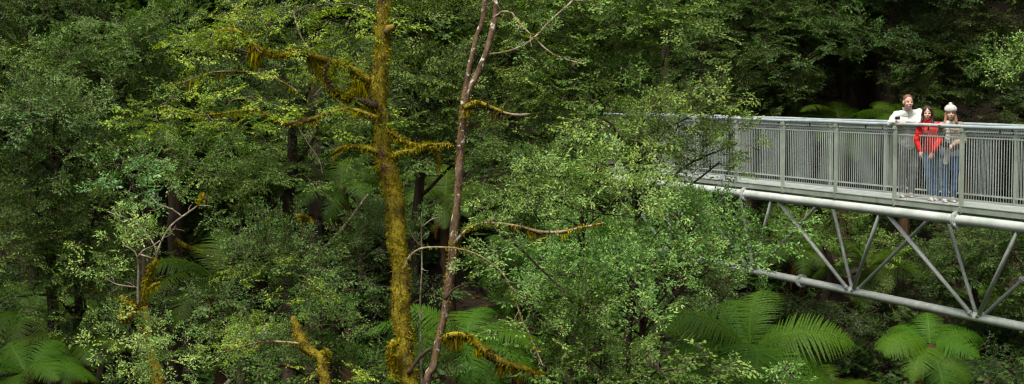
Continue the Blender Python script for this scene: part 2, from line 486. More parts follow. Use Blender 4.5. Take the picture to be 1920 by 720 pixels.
# ------------------------------------------------------------------ walkway bridge
R0 = Vector((6.40, 26.68, 0)); DU = Vector((.3659, -.9307, 0)).normalized(); NU = Vector((-DU.y, DU.x, 0))   # along (towards us), across (away)
def B(t, n, z): return R0 + DU * t + NU * n + Vector((0, 0, EYE + z))
UP = Vector((0, 0, 1))
def bridge():
    root = empty('walkway_bridge', B(7.0, .5, -2.2), 'grey galvanised steel truss walkway with barred railings crossing the gully, three people on it', 'bridge')
    S = 1.78; K0, K1 = -7, 6
    t0, t1 = K0 * S, K1 * S
    zr, zd = -.585, -1.825
    W = 1.0
    def add(name, bm, mat, parent=root): return link(name, bm_mesh(name, bm), parent, [mat])
    for n, far in ((0, 0), (W, 1)):
        bm = bmesh.new(); ts = [t0 + (t1 - t0) * i / 40 for i in range(41)]
        tube_into(bm, [B(t, n, zr + .004 * math.sin(t * 2.1)) for t in ts], .031, 12)
        h = add('handrail', bm, M['rail'])
        for k in range(K0, K1):   # short brackets under the rail
            bm = bmesh.new(); c = B((k + .5) * S, n, zr - .055)
            box_into(bm, c, DU * .008, NU * .008, UP * .03)
            add('bracket', bm, M['black'], h)
    for n, o in ((0, -1), (W, 1)):
        for k in range(K0, K1 + 1):
            bm = bmesh.new()
            c = B(k * S, n + o * .018, 0)
            ztop, zbot = zr - .02, zd - .12
            box_into(bm, B(k * S, n + o * .02, (ztop + zbot) / 2), DU * .012, NU * .025, UP * (ztop - zbot) / 2)
            box_into(bm, B(k * S + .028, n + o * .02, (ztop + zbot) / 2), DU * .012, NU * .025, UP * (ztop - zbot) / 2 * .998)
            box_into(bm, B(k * S + .014, n + o * .022, zr - .06), DU * .03, NU * .038, UP * .022)
            for bz in (zd - .04, zd - .08):
                tube_into(bm, [B(k * S + .014, n + o * .055, bz), B(k * S + .014, n + o * .066, bz)], .014, 6)
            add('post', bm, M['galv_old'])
    # railing panels: thin bars, cranked at the top
    for n, o in ((0, 1), (W, -1)):
        for k in range(K0, K1):
            bm = bmesh.new()
            a, b = k * S + .075, (k + 1) * S - .035
            nb = 26
            for i in range(nb + 1):
                t = a + (b - a) * i / nb
                tube_into(bm, [B(t, n + o * .02, zd + .09), B(t, n + o * .02, zr - .17), B(t, n + o * .055, zr - .115)], .0047, 4, False)
            for zz, nn, hh in ((zd + .09, .02, .014), (zr - .17, .02, .010), (zr - .115, .055, .010)):
                box_into(bm, B((a + b) / 2, n + o * nn, zz), DU * ((b - a) / 2 + .03), NU * .006, UP * hh)
            # crimped infill strip under the handrail
            m = 30
            for i in range(m):
                t = a + (b - a) * (i + .5) / m
                tube_into(bm, [B(t - .02, n + o * .055, zr - .112), B(t + .022, n + o * .058, zr - .065)], .006, 4, False)
            box_into(bm, B((a + b) / 2, n + o * .058, zr - .062), DU * ((b - a) / 2 + .03), NU * .005, UP * .006)
            add('railing_panel', bm, M['bar'])
    # deck
    for k in range(K0, K1):
        bm = bmesh.new()
        a = k * S
        m = 30
        for i in range(m):
            t = a + (i + .5) * S / m
            box_into(bm, B(t, W / 2, zd - .012), DU * .021, NU * (W / 2 + .03), UP * .010)
        for i in range(9):
            box_into(bm, B(a + S / 2, -.02 + (W + .04) * i / 8, zd - .030), DU * (S / 2 - .004), NU * .006, UP * .007)
        add('deck_grating', bm, M['grate'])
        for tt in (a,):
            bm = bmesh.new()
            box_into(bm, B(tt, W / 2, zd - .085), DU * .03, NU * (W / 2 + .02), UP * .04)
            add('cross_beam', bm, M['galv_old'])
    for n in (-.015, W + .015):
        bm = bmesh.new()
        segs = K1 - K0
        for k in range(K0, K1):
            box_into(bm, B((k + .5) * S, n, zd - .055), DU * (S / 2 - .004), NU * .022, UP * .045)
            box_into(bm, B((k + .5) * S, n - .0 , zd - .004), DU * (S / 2 - .006), NU * .03, UP * .005)
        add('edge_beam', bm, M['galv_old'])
    # truss chords
    zu, zl = -2.05, -3.665
    def chord(n, z, r):
        bm = bmesh.new(); tube_into(bm, [B(t0 + (t1 - t0) * i / 20, n, z) for i in range(21)], r, 20)
        return add('chord_tube', bm, M['galv'])
    c1 = chord(0, zu, .084); c2 = chord(1.2, zu, .088); c3 = chord(.6, zl, .073)
    def flange(parent, p, r):
        bm = bmesh.new()
        for s in (-.02, .02):
            tube_into(bm, [p + DU * (s - .009), p + DU * (s + .009)], r * 1.55, 20)
        for q in range(8):
            a = 2 * PI * q / 8; o = (NU * math.cos(a) + UP * math.sin(a)) * r * 1.3
            tube_into(bm, [p + o - DU * .045, p + o + DU * .045], .010, 6)
        add('flange', bm, M['galv'], parent)
    flange(c1, B(1.69, 0, zu), .088); flange(c1, B(-4.95, 0, zu), .088); flange(c2, B(1.69, 1.2, zu), .088); flange(c3, B(-3.85, .6, zl), .080)
    flange(c3, B(3.3, .6, zl), .080)
    def strut(p, q, r=.036, ring=None):
        bm = bmesh.new(); tube_into(bm, [p, q], r, 12)
        d = (q - p).normalized()
        for e_, g_ in ((p, 1), (q, -1)):
            tube_into(bm, [e_ + d * g_ * .085, e_ + d * g_ * .10], r * 1.28, 12)
        o = add('strut', bm, M['galv'])
        if ring is not None:
            bm = bmesh.new(); c = p.lerp(q, ring); d = (q - p).normalized()
            for s in (-.016, .016):
                tube_into(bm, [c + d * (s - .007), c + d * (s + .007)], r * 2.1, 16)
            add('flange', bm, M['galv'], o)
        return o
    tn = -.34
    for k in range(-3, 4):
        tb = tn - 1.78 + 3.56 * k
        if not (t0 < tb < t1): continue
        for n in (0, 1.2):
            for s in (-1, 1):
                tt = tb + s * 1.78
                e = (n - .6) * .06
                if t0 <= tt <= t1:
                    strut(B(tb + s * .05, .6 + e, zl), B(tt - s * .06, n, zu), .037 if n == 0 else .032, .42 if (k == 1 and s == 1 and n == 1.2) else None)
    for k in range(-3, 4):   # lacing between the upper chords
        tt = tn + 3.56 * k
        if t0 <= tt <= t1: strut(B(tt, .0, zu - .02), B(tt, 1.2, zu - .02), .03)
    return root
bridge()

# ------------------------------------------------------------------ tree ferns
def frond_mesh(name, seed, pairs=36, L=1.0, lift=.55, drop=1.0, wmax=.27, tone=.5):
    """unit frond along +x arching up then down; pinnae are combs of small lobes"""
    r = np.random.RandomState(seed)
    n = 40; P = []; ang = lift
    p = np.array([0., 0., 0.]); seg = L / n
    for i in range(n + 1):
        P.append(p.copy())
        ang = lift - (lift + drop) * (i / n) ** 1.25
        p = p + np.array([math.cos(ang), 0, math.sin(ang)]) * seg
    P = np.array(P)
    V = []; tone_ = []; mi = []
    for i in range(n):      # rachis
        w = .008 * (1 - .75 * i / n)
        for s in (np.array([0, w, 0]), np.array([0, 0, w])):
            V += [P[i] - s, P[i] + s, P[i + 1] + s * .95, P[i + 1] - s * .95]; tone_.append(.9); mi.append(1)
    for k in range(pairs):
        t = .07 + .92 * k / pairs
        i = min(n - 1, int(t * n)); f = t * n - i
        b = P[i] * (1 - f) + P[i + 1] * f
        T = unit(P[i + 1] - P[i]); up = np.cross(T, [0, 1, 0]); up = -up if up[2] < 0 else up
        prof = min(1, (t / .32) ** .65) * (1 - max(0, (t - .45) / .56) ** 1.7)
        l = wmax * max(.05, prof) * r.uniform(.93, 1.05)
        sp_ = .92 / pairs * L
        for sg in (-1, 1):
            a = r.normal(1.33, .04) - .25 * t
            d = unit(T * math.cos(a) + np.array([0, sg, 0]) * math.sin(a) + up * r.normal(-.02, .05))
            m = max(3, int(l / (sp_ * .42)))
            for j in range(m):
                u0 = j / m; u = (j + .5) / m
                sag = -.30 * l * u * u
                c0 = b + d * l * u0 + np.array([0, 0, -.30 * l * u0 * u0])
                c1 = b + d * l * ((j + 1) / m) + np.array([0, 0, -.30 * l * ((j + 1) / m) ** 2])
                ww = sp_ * .60 * (1 - u ** 1.6 * .9)
                nn = np.cross(d, up); nn = unit(nn)
                for s2 in (-1, 1):
                    e = nn * s2 * ww + d * ww * .35 - up * ww * .18
                    V += [c0, c0 + e * .95 + (c1 - c0) * .15, c0 + e + (c1 - c0) * .55, c1]
                    tone_.append(np.clip(tone + r.normal(0, .14), 0, 1)); mi.append(0)
    V = np.array(V); F = np.arange(len(V)).reshape(-1, 4)
    return mesh_np(name, V, F, tone_, mi)
FR = [frond_mesh('frond', 5, lift=.70, drop=.85, tone=.55), frond_mesh('frond', 6, lift=.50, drop=1.05, tone=.5), frond_mesh('frond', 7, lift=.95, drop=.7, tone=.6), frond_mesh('frond', 8, lift=.15, drop=1.15, tone=.45, wmax=.26)]
DFR = frond_mesh('dead_frond', 9, pairs=22, lift=-.7, drop=1.5, wmax=.10)
for m in FR: m.materials.append(L_['fern']); m.materials.append(L_['fern'])
FR_SHADE = []
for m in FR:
    c = m.copy(); c.materials.clear(); c.materials.append(L_['fern_shade']); c.materials.append(L_['dark']); FR_SHADE.append(c)
DFR.materials.append(M['dead_frond']); DFR.materials.append(M['fern_trunk'])

def tree_fern(px, py, d, fl, label, seed, nf=15, dark=False, az=None, dead=5, tilt=12, group='tree ferns in the gully', width=1.0):
    rng = random.Random(seed)
    c = at(px, py, d)
    g = gz(c.x, c.y)
    if c.z - g < .5: g = c.z - .5
    root = empty('tree_fern', (c.x, c.y, g), label, 'tree fern', group)
    bm = bmesh.new()
    wood_into(bm, [(Vector((c.x + .15, c.y + .1, g - .3)), .17), (Vector((c.x + .1, c.y + .05, (g + c.z) / 2)), .11), (Vector((c.x, c.y, c.z - .12)), .12), (Vector((c.x, c.y, c.z + .02)), .07)], .08, 12, .02, .25, 14, seed)
    link('trunk', bm_mesh('trunk', bm, True), root, [M['fern_trunk']])
    S = FR_SHADE if dark else FR  # dark picks the fronds whose colour carries painted shade
    azs = az or [360 * k / nf + rng.uniform(-9, 9) for k in range(nf)]
    for k, a in enumerate(azs):
        kind = (0, 3, 1, 2)[k % 4]
        o = bpy.data.objects.new('frond', S[kind]); C.objects.link(o); o.parent = root
        s = fl * rng.uniform(.85, 1.1)
        q = Vector((c.x, c.y, c.z)) - root.location
        o.location = q + Vector((math.cos(R(a)), math.sin(R(a)), 0)) * .05
        o.rotation_euler = (Matrix.Rotation(R(tilt), 3, 'X') @ Matrix.Rotation(R(a), 3, 'Z') @ Matrix.Rotation(rng.uniform(-.18, .22), 3, 'Y') @ Matrix.Rotation(rng.uniform(-.35, .35), 3, 'X')).to_euler()
        o.scale = (s, s * width, s)
    for k in range(dead):
        o = bpy.data.objects.new('dead_frond', DFR); C.objects.link(o); o.parent = root
        o.location = Vector((c.x, c.y, c.z - .05)) - root.location
        o.rotation_euler = (0, rng.uniform(.0, .4), rng.uniform(0, 2 * PI)); s = fl * rng.uniform(.6, .8); o.scale = (s, s, s)
    return root
tree_fern(1405, 655, 24.5, 1.68, 'large spreading tree fern under the truss with long arching fronds, biggest of the ferns', 1, nf=15, tilt=22, width=1.25)
tree_fern(1745, 650, 25.5, 1.0, 'medium tree fern with bright fronds standing below the walkway under the three people', 2, nf=12, width=1.25, tilt=24)
tree_fern(868, 640, 20.5, 1.25, 'bright green tree fern directly behind the slender reddish trunk', 3, nf=16)
tree_fern(965, 500, 23.5, 1.0, 'tree fern with drooping fronds right of the slender trunk and under a pale arching branch', 4, nf=12)
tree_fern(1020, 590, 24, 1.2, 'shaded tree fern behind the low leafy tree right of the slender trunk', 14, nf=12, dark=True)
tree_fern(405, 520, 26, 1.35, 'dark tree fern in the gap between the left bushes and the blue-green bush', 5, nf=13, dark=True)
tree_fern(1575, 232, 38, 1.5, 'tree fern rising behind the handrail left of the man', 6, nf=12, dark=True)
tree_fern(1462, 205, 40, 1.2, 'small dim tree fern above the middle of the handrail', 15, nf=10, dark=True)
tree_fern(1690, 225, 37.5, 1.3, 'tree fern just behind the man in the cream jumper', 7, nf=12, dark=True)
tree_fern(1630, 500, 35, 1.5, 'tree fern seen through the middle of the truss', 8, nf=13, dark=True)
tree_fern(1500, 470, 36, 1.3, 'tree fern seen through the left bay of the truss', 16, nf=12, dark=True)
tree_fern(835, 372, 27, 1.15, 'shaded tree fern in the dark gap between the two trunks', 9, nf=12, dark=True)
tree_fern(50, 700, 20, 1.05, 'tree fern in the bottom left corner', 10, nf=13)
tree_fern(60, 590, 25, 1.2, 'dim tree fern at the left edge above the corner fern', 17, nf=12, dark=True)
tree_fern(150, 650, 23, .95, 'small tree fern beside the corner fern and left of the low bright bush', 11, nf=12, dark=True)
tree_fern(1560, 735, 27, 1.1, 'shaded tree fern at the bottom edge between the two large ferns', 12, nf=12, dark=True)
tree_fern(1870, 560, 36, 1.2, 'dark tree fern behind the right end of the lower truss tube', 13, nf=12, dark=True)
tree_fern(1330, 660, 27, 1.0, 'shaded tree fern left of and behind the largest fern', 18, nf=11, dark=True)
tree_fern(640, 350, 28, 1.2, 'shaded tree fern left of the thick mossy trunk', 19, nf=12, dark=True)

# ------------------------------------------------------------------ people
from mathutils import Euler
_b = bmesh.new(); bmesh.ops.create_uvsphere(_b, u_segments=24, v_segments=16, radius=1.0)
SV = [v.co.copy() for v in _b.verts]; SF = [tuple(v.index for v in f.verts) for f in _b.faces]; _b.free()
def blob_mesh(name, parts, voxel, smooth=3, wrinkle=0.0, seed=0):
    """parts: ('c', p, r, q, r2) tapered capsule; ('e', centre, (rx, ry, rz)[, rotation euler]) ellipsoid -> one continuous surface"""
    Vs = []; Fs = []
    def ball(mat):
        k = len(Vs); Vs.extend(mat @ v for v in SV); Fs.extend(tuple(i + k for i in f) for f in SF)
    for pt in parts:
        if pt[0] == 'c':
            _, p, r1, q, r2 = pt; p = Vector(p); q = Vector(q); d = q - p
            rot = d.to_track_quat('Z', 'Y').to_matrix().to_4x4(); k = len(Vs); n = 20
            for c, r in ((p, r1), (q, r2)):
                Vs.extend(c + rot @ Vector((r * math.cos(2 * PI * i / n), r * math.sin(2 * PI * i / n), 0)) for i in range(n))
            Fs.extend((k + i, k + (i + 1) % n, k + n + (i + 1) % n, k + n + i) for i in range(n))
            Fs.append(tuple(k + i for i in reversed(range(n)))); Fs.append(tuple(k + n + i for i in range(n)))
            for c, r in ((p, r1), (q, r2)): ball(Matrix.Translation(c) @ Matrix.Diagonal((r, r, r, 1)))
        else:
            c = Vector(pt[1]); s = pt[2]; e = pt[3] if len(pt) > 3 else (0, 0, 0)
            ball(Matrix.Translation(c) @ Euler(e).to_matrix().to_4x4() @ Matrix.Diagonal((*s, 1)))
    me = bpy.data.meshes.new(name); me.from_pydata(Vs, [], Fs)
    o = bpy.data.objects.new(name + '_tmp', me); C.objects.link(o)
    m = o.modifiers.new('r', 'REMESH'); m.mode = 'VOXEL'; m.voxel_size = voxel
    m2 = o.modifiers.new('s', 'SMOOTH'); m2.factor = .5; m2.iterations = smooth
    dg = bpy.context.evaluated_depsgraph_get(); out = bpy.data.meshes.new_from_object(o.evaluated_get(dg))
    bpy.data.objects.remove(o); bpy.data.meshes.remove(me)
    out.name = name
    off = Vector((seed, seed * 2, 0))
    if wrinkle:
        nn = [v.normal.copy() for v in out.vertices]
        co_ = []
        for v, n_ in zip(out.vertices, nn):
            q = Vector((v.co.x * 9, v.co.y * 9, v.co.z * 15)) + off
            co_.extend(v.co + n_ * wrinkle * (noise.noise(q) + .5 * noise.noise(q * 2.3)))
        out.vertices.foreach_set('co', co_)
    out.polygons.foreach_set('use_smooth', np.ones(len(out.polygons), dtype=bool)); out.update()
    return out

def mark(me, spots):
    """material slot by nearness: (centre, (rx, ry, rz), slot)"""
    for p in me.polygons:
        c = p.center
        for s, r, k in spots:
            if ((c.x - s[0]) / r[0]) ** 2 + ((c.y - s[1]) / r[1]) ** 2 + ((c.z - s[2]) / r[2]) ** 2 < 1: p.material_index = k

def V3(*a): return Vector(a)
def head_parts(H, yaw, s=1.0):
    """head centred at H facing -y turned by yaw; returns parts and feature spots"""
    c, s_ = math.cos(yaw), math.sin(yaw)
    def L(x, y, z): return V3(H[0] + (x * c - y * s_) * s, H[1] + (x * s_ + y * c) * s, H[2] + z * s)
    e = (0, 0, yaw)
    parts = [('e', L(0, .010, .025), (.074 * s, .093 * s, .092 * s), e), ('e', L(0, -.022, -.035), (.060 * s, .066 * s, .078 * s), e), ('e', L(0, -.050, -.090), (.030 * s, .026 * s, .026 * s), e),
             ('c', L(0, -.088, .012), .009 * s, L(0, -.108, -.026), .014 * s), ('e', L(0, -.096, -.028), (.018 * s, .012 * s, .010 * s), e),
             ('e', L(.030, -.080, .020), (.014 * s, .010 * s, .008 * s), e), ('e', L(-.030, -.080, .020), (.014 * s, .010 * s, .008 * s), e),
             ('e', L(0, -.086, -.060), (.026 * s, .010 * s, .011 * s), e), ('e', L(.04, -.062, -.03), (.022 * s, .02 * s, .02 * s), e), ('e', L(-.04, -.062, -.03), (.022 * s, .02 * s, .02 * s), e)]
    for q in (-1, 1): parts.append(('e', L(q * .078, .012, -.005), (.012 * s, .022 * s, .034 * s), e))
    spots = [(L(q * .030, -.084, .006), (.016 * s, .03 * s, .009 * s), 1) for q in (-1, 1)] + [(L(q * .032, -.086, .034), (.020 * s, .03 * s, .006 * s), 3) for q in (-1, 1)]
    spots += [(L(0, -.090, -.060), (.030 * s, .03 * s, .011 * s), 2), (L(0, -.094, -.059), (.020 * s, .03 * s, .005 * s), 4)]
    return parts, spots, L

def hand_parts(W, d, up, s=1.0, curl=.5):
    """wrist W, direction of the fingers d, back of the hand up"""
    W = Vector(W); d = Vector(d).normalized(); up = Vector(up); up = (up - d * up.dot(d)).normalized(); side = d.cross(up)
    ps = [('c', W, .024 * s, W + d * .035 * s, .024 * s)]
    kn = W + d * .085 * s
    for k in (-1, 1): ps.append(('c', W + d * .02 * s + side * k * .012 * s, .016 * s, kn + side * k * .024 * s, .013 * s))
    ps.append(('c', W + d * .02 * s, .017 * s, kn, .014 * s))
    for k, l in zip((-1.5, -.5, .5, 1.5), (.062, .072, .076, .066)):
        a = kn + side * k * .020 * s
        d1 = (d * math.cos(curl * .6) - up * math.sin(curl * .6)).normalized(); d2 = (d * math.cos(curl * 1.7) - up * math.sin(curl * 1.7)).normalized()
        b = a + d1 * l * .5 * s; e = b + d2 * l * .5 * s
        ps += [('c', a, .0095 * s, b, .009 * s), ('c', b, .009 * s, e, .0075 * s)]
    t0_ = W + d * .025 * s - side * .02 * s; t1_ = t0_ + (d * .6 - side * .8 - up * .3).normalized() * .04 * s; t2_ = t1_ + (d * .9 - side * .2 - up * .4).normalized() * .03 * s
    ps += [('c', t0_, .013 * s, t1_, .011 * s), ('c', t1_, .011 * s, t2_, .008 * s)]
    return ps

def person(feet, label, J, head, yaw, cloth, hs=1.0, female=False):
    """J: joints relative to the feet. x is right in the picture, y is away"""
    root = empty('person', feet, label, 'person', 'visitors on the walkway')
    f = .86 if female else 1.0
    hp, spots, L = head_parts(head, yaw, hs)
    nk = Vector(J['neck']); hd = Vector(head)
    body = list(hp)
    body += [('c', nk + V3(0, .01, -.04), .052 * f, hd + V3(0, .02, -.05), .050 * f)]
    sl, sr = Vector(J['sl']), Vector(J['sr']); hip = Vector(J['hip'])
    body += [('c', sl, .050 * f, sr, .050 * f), ('c', nk.lerp(hip, .25) , .115 * f, hip.lerp(nk, .25), .105 * f), ('c', hip + V3(-.06, 0, 0), .10 * f, hip + V3(.06, 0, 0), .10 * f), ('c', sl.lerp(sr, .25) - V3(0, 0, .10), .09 * f, sl.lerp(sr, .75) - V3(0, 0, .10), .09 * f)]
    for s, e, w_, hdir, hup in (('sl', 'el', 'wl', 'hl', 'ul'), ('sr', 'er', 'wr', 'hr', 'ur')):
        S, E, W_ = Vector(J[s]), Vector(J[e]), Vector(J[w_])
        body += [('c', S, .050 * f, E, .038 * f), ('c', E, .037 * f, W_, .025 * f)] + hand_parts(W_, J[hdir], J[hup], .98 * f + .03, .75)
    for h_, k_, a_ in (('hpl', 'kl', 'al'), ('hpr', 'kr', 'ar')):
        H_, K_, A_ = Vector(J[h_]), Vector(J[k_]), Vector(J[a_])
        body += [('c', H_, .080 * f, K_, .052 * f), ('c', K_, .050 * f, A_, .034 * f), ('e', A_ + V3(-.02, -.06, -.035), (.035, .09, .03))]
    me = blob_mesh('body', body, .0055, 2)
    mark(me, spots)
    o = bpy.data.objects.new('body', me); C.objects.link(o); o.parent = root
    for m in (M['skin'], M['eye'], M['lip'], M[cloth.get('hair', 'hair_brown')], M['teeth']): me.materials.append(m)
    def wear(name, parts, mat, voxel=.009, wr=.006, seed=0, parent=root, sm=3):
        m_ = blob_mesh(name, parts, voxel, sm, wr, seed)
        q = bpy.data.objects.new(name, m_); C.objects.link(q); q.parent = parent; m_.materials.append(M[mat]); return q
    g = cloth['g']
    hem = Vector(J['hem'])
    top = [('c', sl + V3(0, 0, -.01), .068 * g, sr + V3(0, 0, -.01), .068 * g), ('c', sl.lerp(sr, .2) - V3(0, 0, .13), .118 * g, sl.lerp(sr, .8) - V3(0, 0, .13), .118 * g),
           ('c', nk.lerp(hip, .35), .138 * g, hem, .132 * g), ('c', hem + V3(-.05, 0, .02), .115 * g, hem + V3(.06, 0, .02), .115 * g), ('c', nk + V3(0, .01, -.05), .085 * g, nk + V3(0, .0, .02), .062 * g),
           ('c', nk + V3(0, .01, -.05), .075 * g, sl, .06 * g), ('c', nk + V3(0, .01, -.05), .075 * g, sr, .06 * g)]
    for s, e, w_ in (('sl', 'el', 'wl'), ('sr', 'er', 'wr')):
        S, E, W_ = Vector(J[s]), Vector(J[e]), Vector(J[w_])
        top += [('c', S, .072 * g, E, .058 * g), ('c', E, .058 * g, E.lerp(W_, .92), .043 * g)]
    wear(cloth['topname'], top, cloth['top'], .009, .010, 3)
    for h_, k_, a_ in ():
        pass
    tr = [('c', hip + V3(-.055, 0, -.02), .112 * f, hip + V3(.055, 0, -.02), .112 * f), ('c', hip + V3(0, 0, .06), .11 * f, hip, .12 * f)]
    lw = cloth.get('leg', 1.0)
    for h_, k_, a_ in (('hpl', 'kl', 'al'), ('hpr', 'kr', 'ar')):
        H_, K_, A_ = Vector(J[h_]), Vector(J[k_]), Vector(J[a_])
        tr += [('c', H_, .094 * f * lw, K_, .068 * f * lw), ('c', K_, .068 * f * lw, A_ + V3(0, 0, .0), .060 * f * lw)]
    wear('trousers', tr, cloth['legs'], .009, .010, 9)
    for a_ in ('al', 'ar'):
        A_ = Vector(J[a_]); dx = -.03
        wear('shoe', [('c', V3(A_.x, A_.y + .02, .045), .042, V3(A_.x + dx, A_.y - .13, .036), .034), ('e', V3(A_.x, A_.y + .015, .06), (.042, .05, .05)), ('e', V3(A_.x + dx * .6, A_.y - .06, .012), (.045, .13, .012))], cloth['shoe'], .008, 0)
    return root, wear, L

def bridge_pt(t, n): p = B(t, n, -1.825); return p
# man leaning on the handrail
man, wear, L = person(bridge_pt(-.15, .33), 'man in cream zip jumper and grey trousers leaning both forearms on the handrail',
    dict(neck=(-.045, -.15, 1.46), sl=(-.205, -.09, 1.385), sr=(.155, -.15, 1.425), hip=(.045, .05, .93), hem=(.03, .01, .93),
         el=(-.315, -.13, 1.255), wl=(-.265, -.275, 1.275), hl=(.5, -.5, -.25), ul=(-.2, -.3, 1), er=(.16, -.30, 1.255), wr=(-.10, -.33, 1.285), hr=(-1, -.1, -.12), ur=(0, -.3, 1),
         hpl=(-.04, .04, .88), kl=(-.07, -.02, .48), al=(-.06, .05, .09), hpr=(.12, .05, .88), kr=(.13, .01, .48), ar=(.10, .08, .09)),
    (-.05, -.235, 1.605), R(6), dict(g=1.03, topname='jumper', top='cream', legs='grey_cloth', shoe='shoe', hair='hair_brown', leg=1.08))
hd = [('e', L(0, .022, .056), (.079, .090, .076), (0, 0, R(6))), ('e', L(0, .040, .0), (.083, .070, .07), (0, 0, R(6)))]
wear('hair', hd, 'hair_brown', .006, .004, 2)
wear('collar', [('c', V3(-.09, -.13, 1.50), .022, V3(-.06, -.20, 1.455), .018), ('c', V3(.015, -.14, 1.505), .022, V3(-.03, -.205, 1.455), .018), ('c', V3(-.09, -.10, 1.50), .024, V3(.01, -.09, 1.51), .024)], 'cream', .007, .002)
wear('zip', [('c', V3(-.045, -.243, 1.42), .004, V3(-.043, -.262, 1.32), .004)], 'grey_cloth', .003, 0)
# woman in red
wr_, wear, L = person(bridge_pt(.62, .27), 'woman with long dark hair in bright red fleece and blue jeans',
    dict(neck=(-.07, -.05, 1.285), sl=(-.20, -.04, 1.225), sr=(.09, -.02, 1.225), hip=(-.02, 0, .82), hem=(-.03, 0, .83),
         el=(-.255, -.03, .99), wl=(-.215, -.09, .815), hl=(-.05, -.35, -1), ul=(-.8, -.3, .1), er=(.10, -.12, .98), wr=(-.04, -.20, .80), hr=(-.45, -.3, -.8), ur=(-.3, -.9, .1),
         hpl=(-.09, 0, .78), kl=(-.055, -.05, .44), al=(.0, 0, .09), hpr=(.06, 0, .78), kr=(.07, -.03, .44), ar=(.075, .0, .09)),
    (-.10, -.07, 1.425), R(-14), dict(g=.93, topname='fleece', top='red_fleece', legs='denim', shoe='shoe', hair='hair_dark', leg=1.08), .90, True)
e = (0, 0, R(-14))
wear('hair', [('e', L(0, .035, .040), (.086, .090, .090), e), ('c', L(-.072, .02, .02), .030, L(-.080, .02, -.13), .026), ('c', L(.072, .02, .02), .032, L(.085, .01, -.15), .030), ('c', L(0, .07, 0), .07, L(.01, .08, -.16), .06), ('c', L(-.045, -.050, .085), .022, L(-.078, -.012, .0), .020), ('c', L(.035, -.052, .088), .022, L(.080, -.015, .0), .020), ('c', L(.085, .01, -.10), .028, L(.10, -.03, -.24), .014), ('c', L(-.085, .01, -.08), .026, L(-.12, -.03, -.22), .014)], 'hair_dark', .006, .008, 5)
wear('collar', [('c', V3(-.10, -.06, 1.315), .056, V3(-.075, -.05, 1.27), .065)], 'red_fleece', .007, .004)
# girl in the beanie
gr_, wear, L = person(bridge_pt(1.0, .32), 'girl in a cream bobble hat, taupe jacket and pale scarf standing at the right',
    dict(neck=(.01, -.05, 1.30), sl=(-.10, -.05, 1.235), sr=(.17, -.03, 1.235), hip=(.04, 0, .82), hem=(.045, 0, .86),
         el=(-.19, -.17, 1.10), wl=(-.185, -.25, 1.235), hl=(-.3, -.5, .35), ul=(-.1, .2, 1), er=(.21, -.09, 1.00), wr=(.0, -.21, .92), hr=(-1, -.15, -.1), ur=(0, -.5, .8),
         hpl=(-.03, 0, .78), kl=(-.05, -.03, .44), al=(-.055, 0, .09), hpr=(.11, 0, .78), kr=(.10, -.03, .44), ar=(.085, .0, .09)),
    (.0, -.07, 1.435), R(-10), dict(g=.95, topname='jacket', top='taupe', legs='denim_dark', shoe='shoe', hair='hair_light', leg=1.0), .90, True)
e = (0, 0, R(-10))
wear('hair', [('e', L(0, .035, .020), (.083, .085, .082), e), ('c', L(-.070, .0, .02), .026, L(-.092, -.01, -.15), .030), ('c', L(.070, .0, .02), .026, L(.092, -.01, -.15), .032), ('c', L(0, .07, 0), .065, L(0, .08, -.14), .06)], 'hair_light', .006, .009, 6)
hat = wear('bobble_hat', [('e', L(0, .012, .070), (.100, .112, .072), e), ('e', L(0, .03, .105), (.084, .09, .052), e), ('c', L(-.06, -.05, .062), .034, L(.06, -.05, .062), .034)], 'cream_knit', .006, .006, 8)
wear('bobble', [('e', L(0, .045, .168), (.032, .032, .028), e)], 'cream_knit', .005, .009, 8, hat) 
wear('scarf', [('c', V3(-.05, -.075, 1.285), .036, V3(.07, -.075, 1.285), .036), ('c', V3(-.06, -.13, 1.28), .036, V3(-.075, -.19, 1.02), .040), ('c', V3(-.075, -.19, 1.02), .040, V3(-.085, -.16, .64), .045)], 'scarf', .008, .008, 4)
wear('shirt_hem', [('c', V3(-.03, 0, .82), .112, V3(.11, 0, .82), .112)], 'shirt', .009, .004, 4)
# things they hold
bm = bmesh.new()
c = man.location + V3(-.245, -.33, 1.345)
box_into(bm, c, V3(.034, .01, 0), V3(-.006, .018, 0), V3(0, 0, .026)); tube_into(bm, [c + V3(0, -.015, 0), c + V3(.008, -.05, 0)], .017, 12)
tag(link('camera_body', bm_mesh('camera_body', bm), None, [M['black']]), 'small black camera held above the handrail by the leaning man', 'camera')
bm = bmesh.new()
c = gr_.location + V3(-.115, -.245, .935)
box_into(bm, c, V3(.045, .01, 0), V3(-.008, .026, 0), V3(0, 0, .032)); tube_into(bm, [c + V3(0, -.02, 0), c + V3(.0, -.065, -.01)], .022, 12)
box_into(bm, c + V3(0, 0, .038), V3(.015, 0, 0), V3(0, .015, 0), V3(0, 0, .008))
tag(link('camera_body', bm_mesh('camera_body', bm), None, [M['black']]), 'black camera held at waist height by the girl in the bobble hat', 'camera')

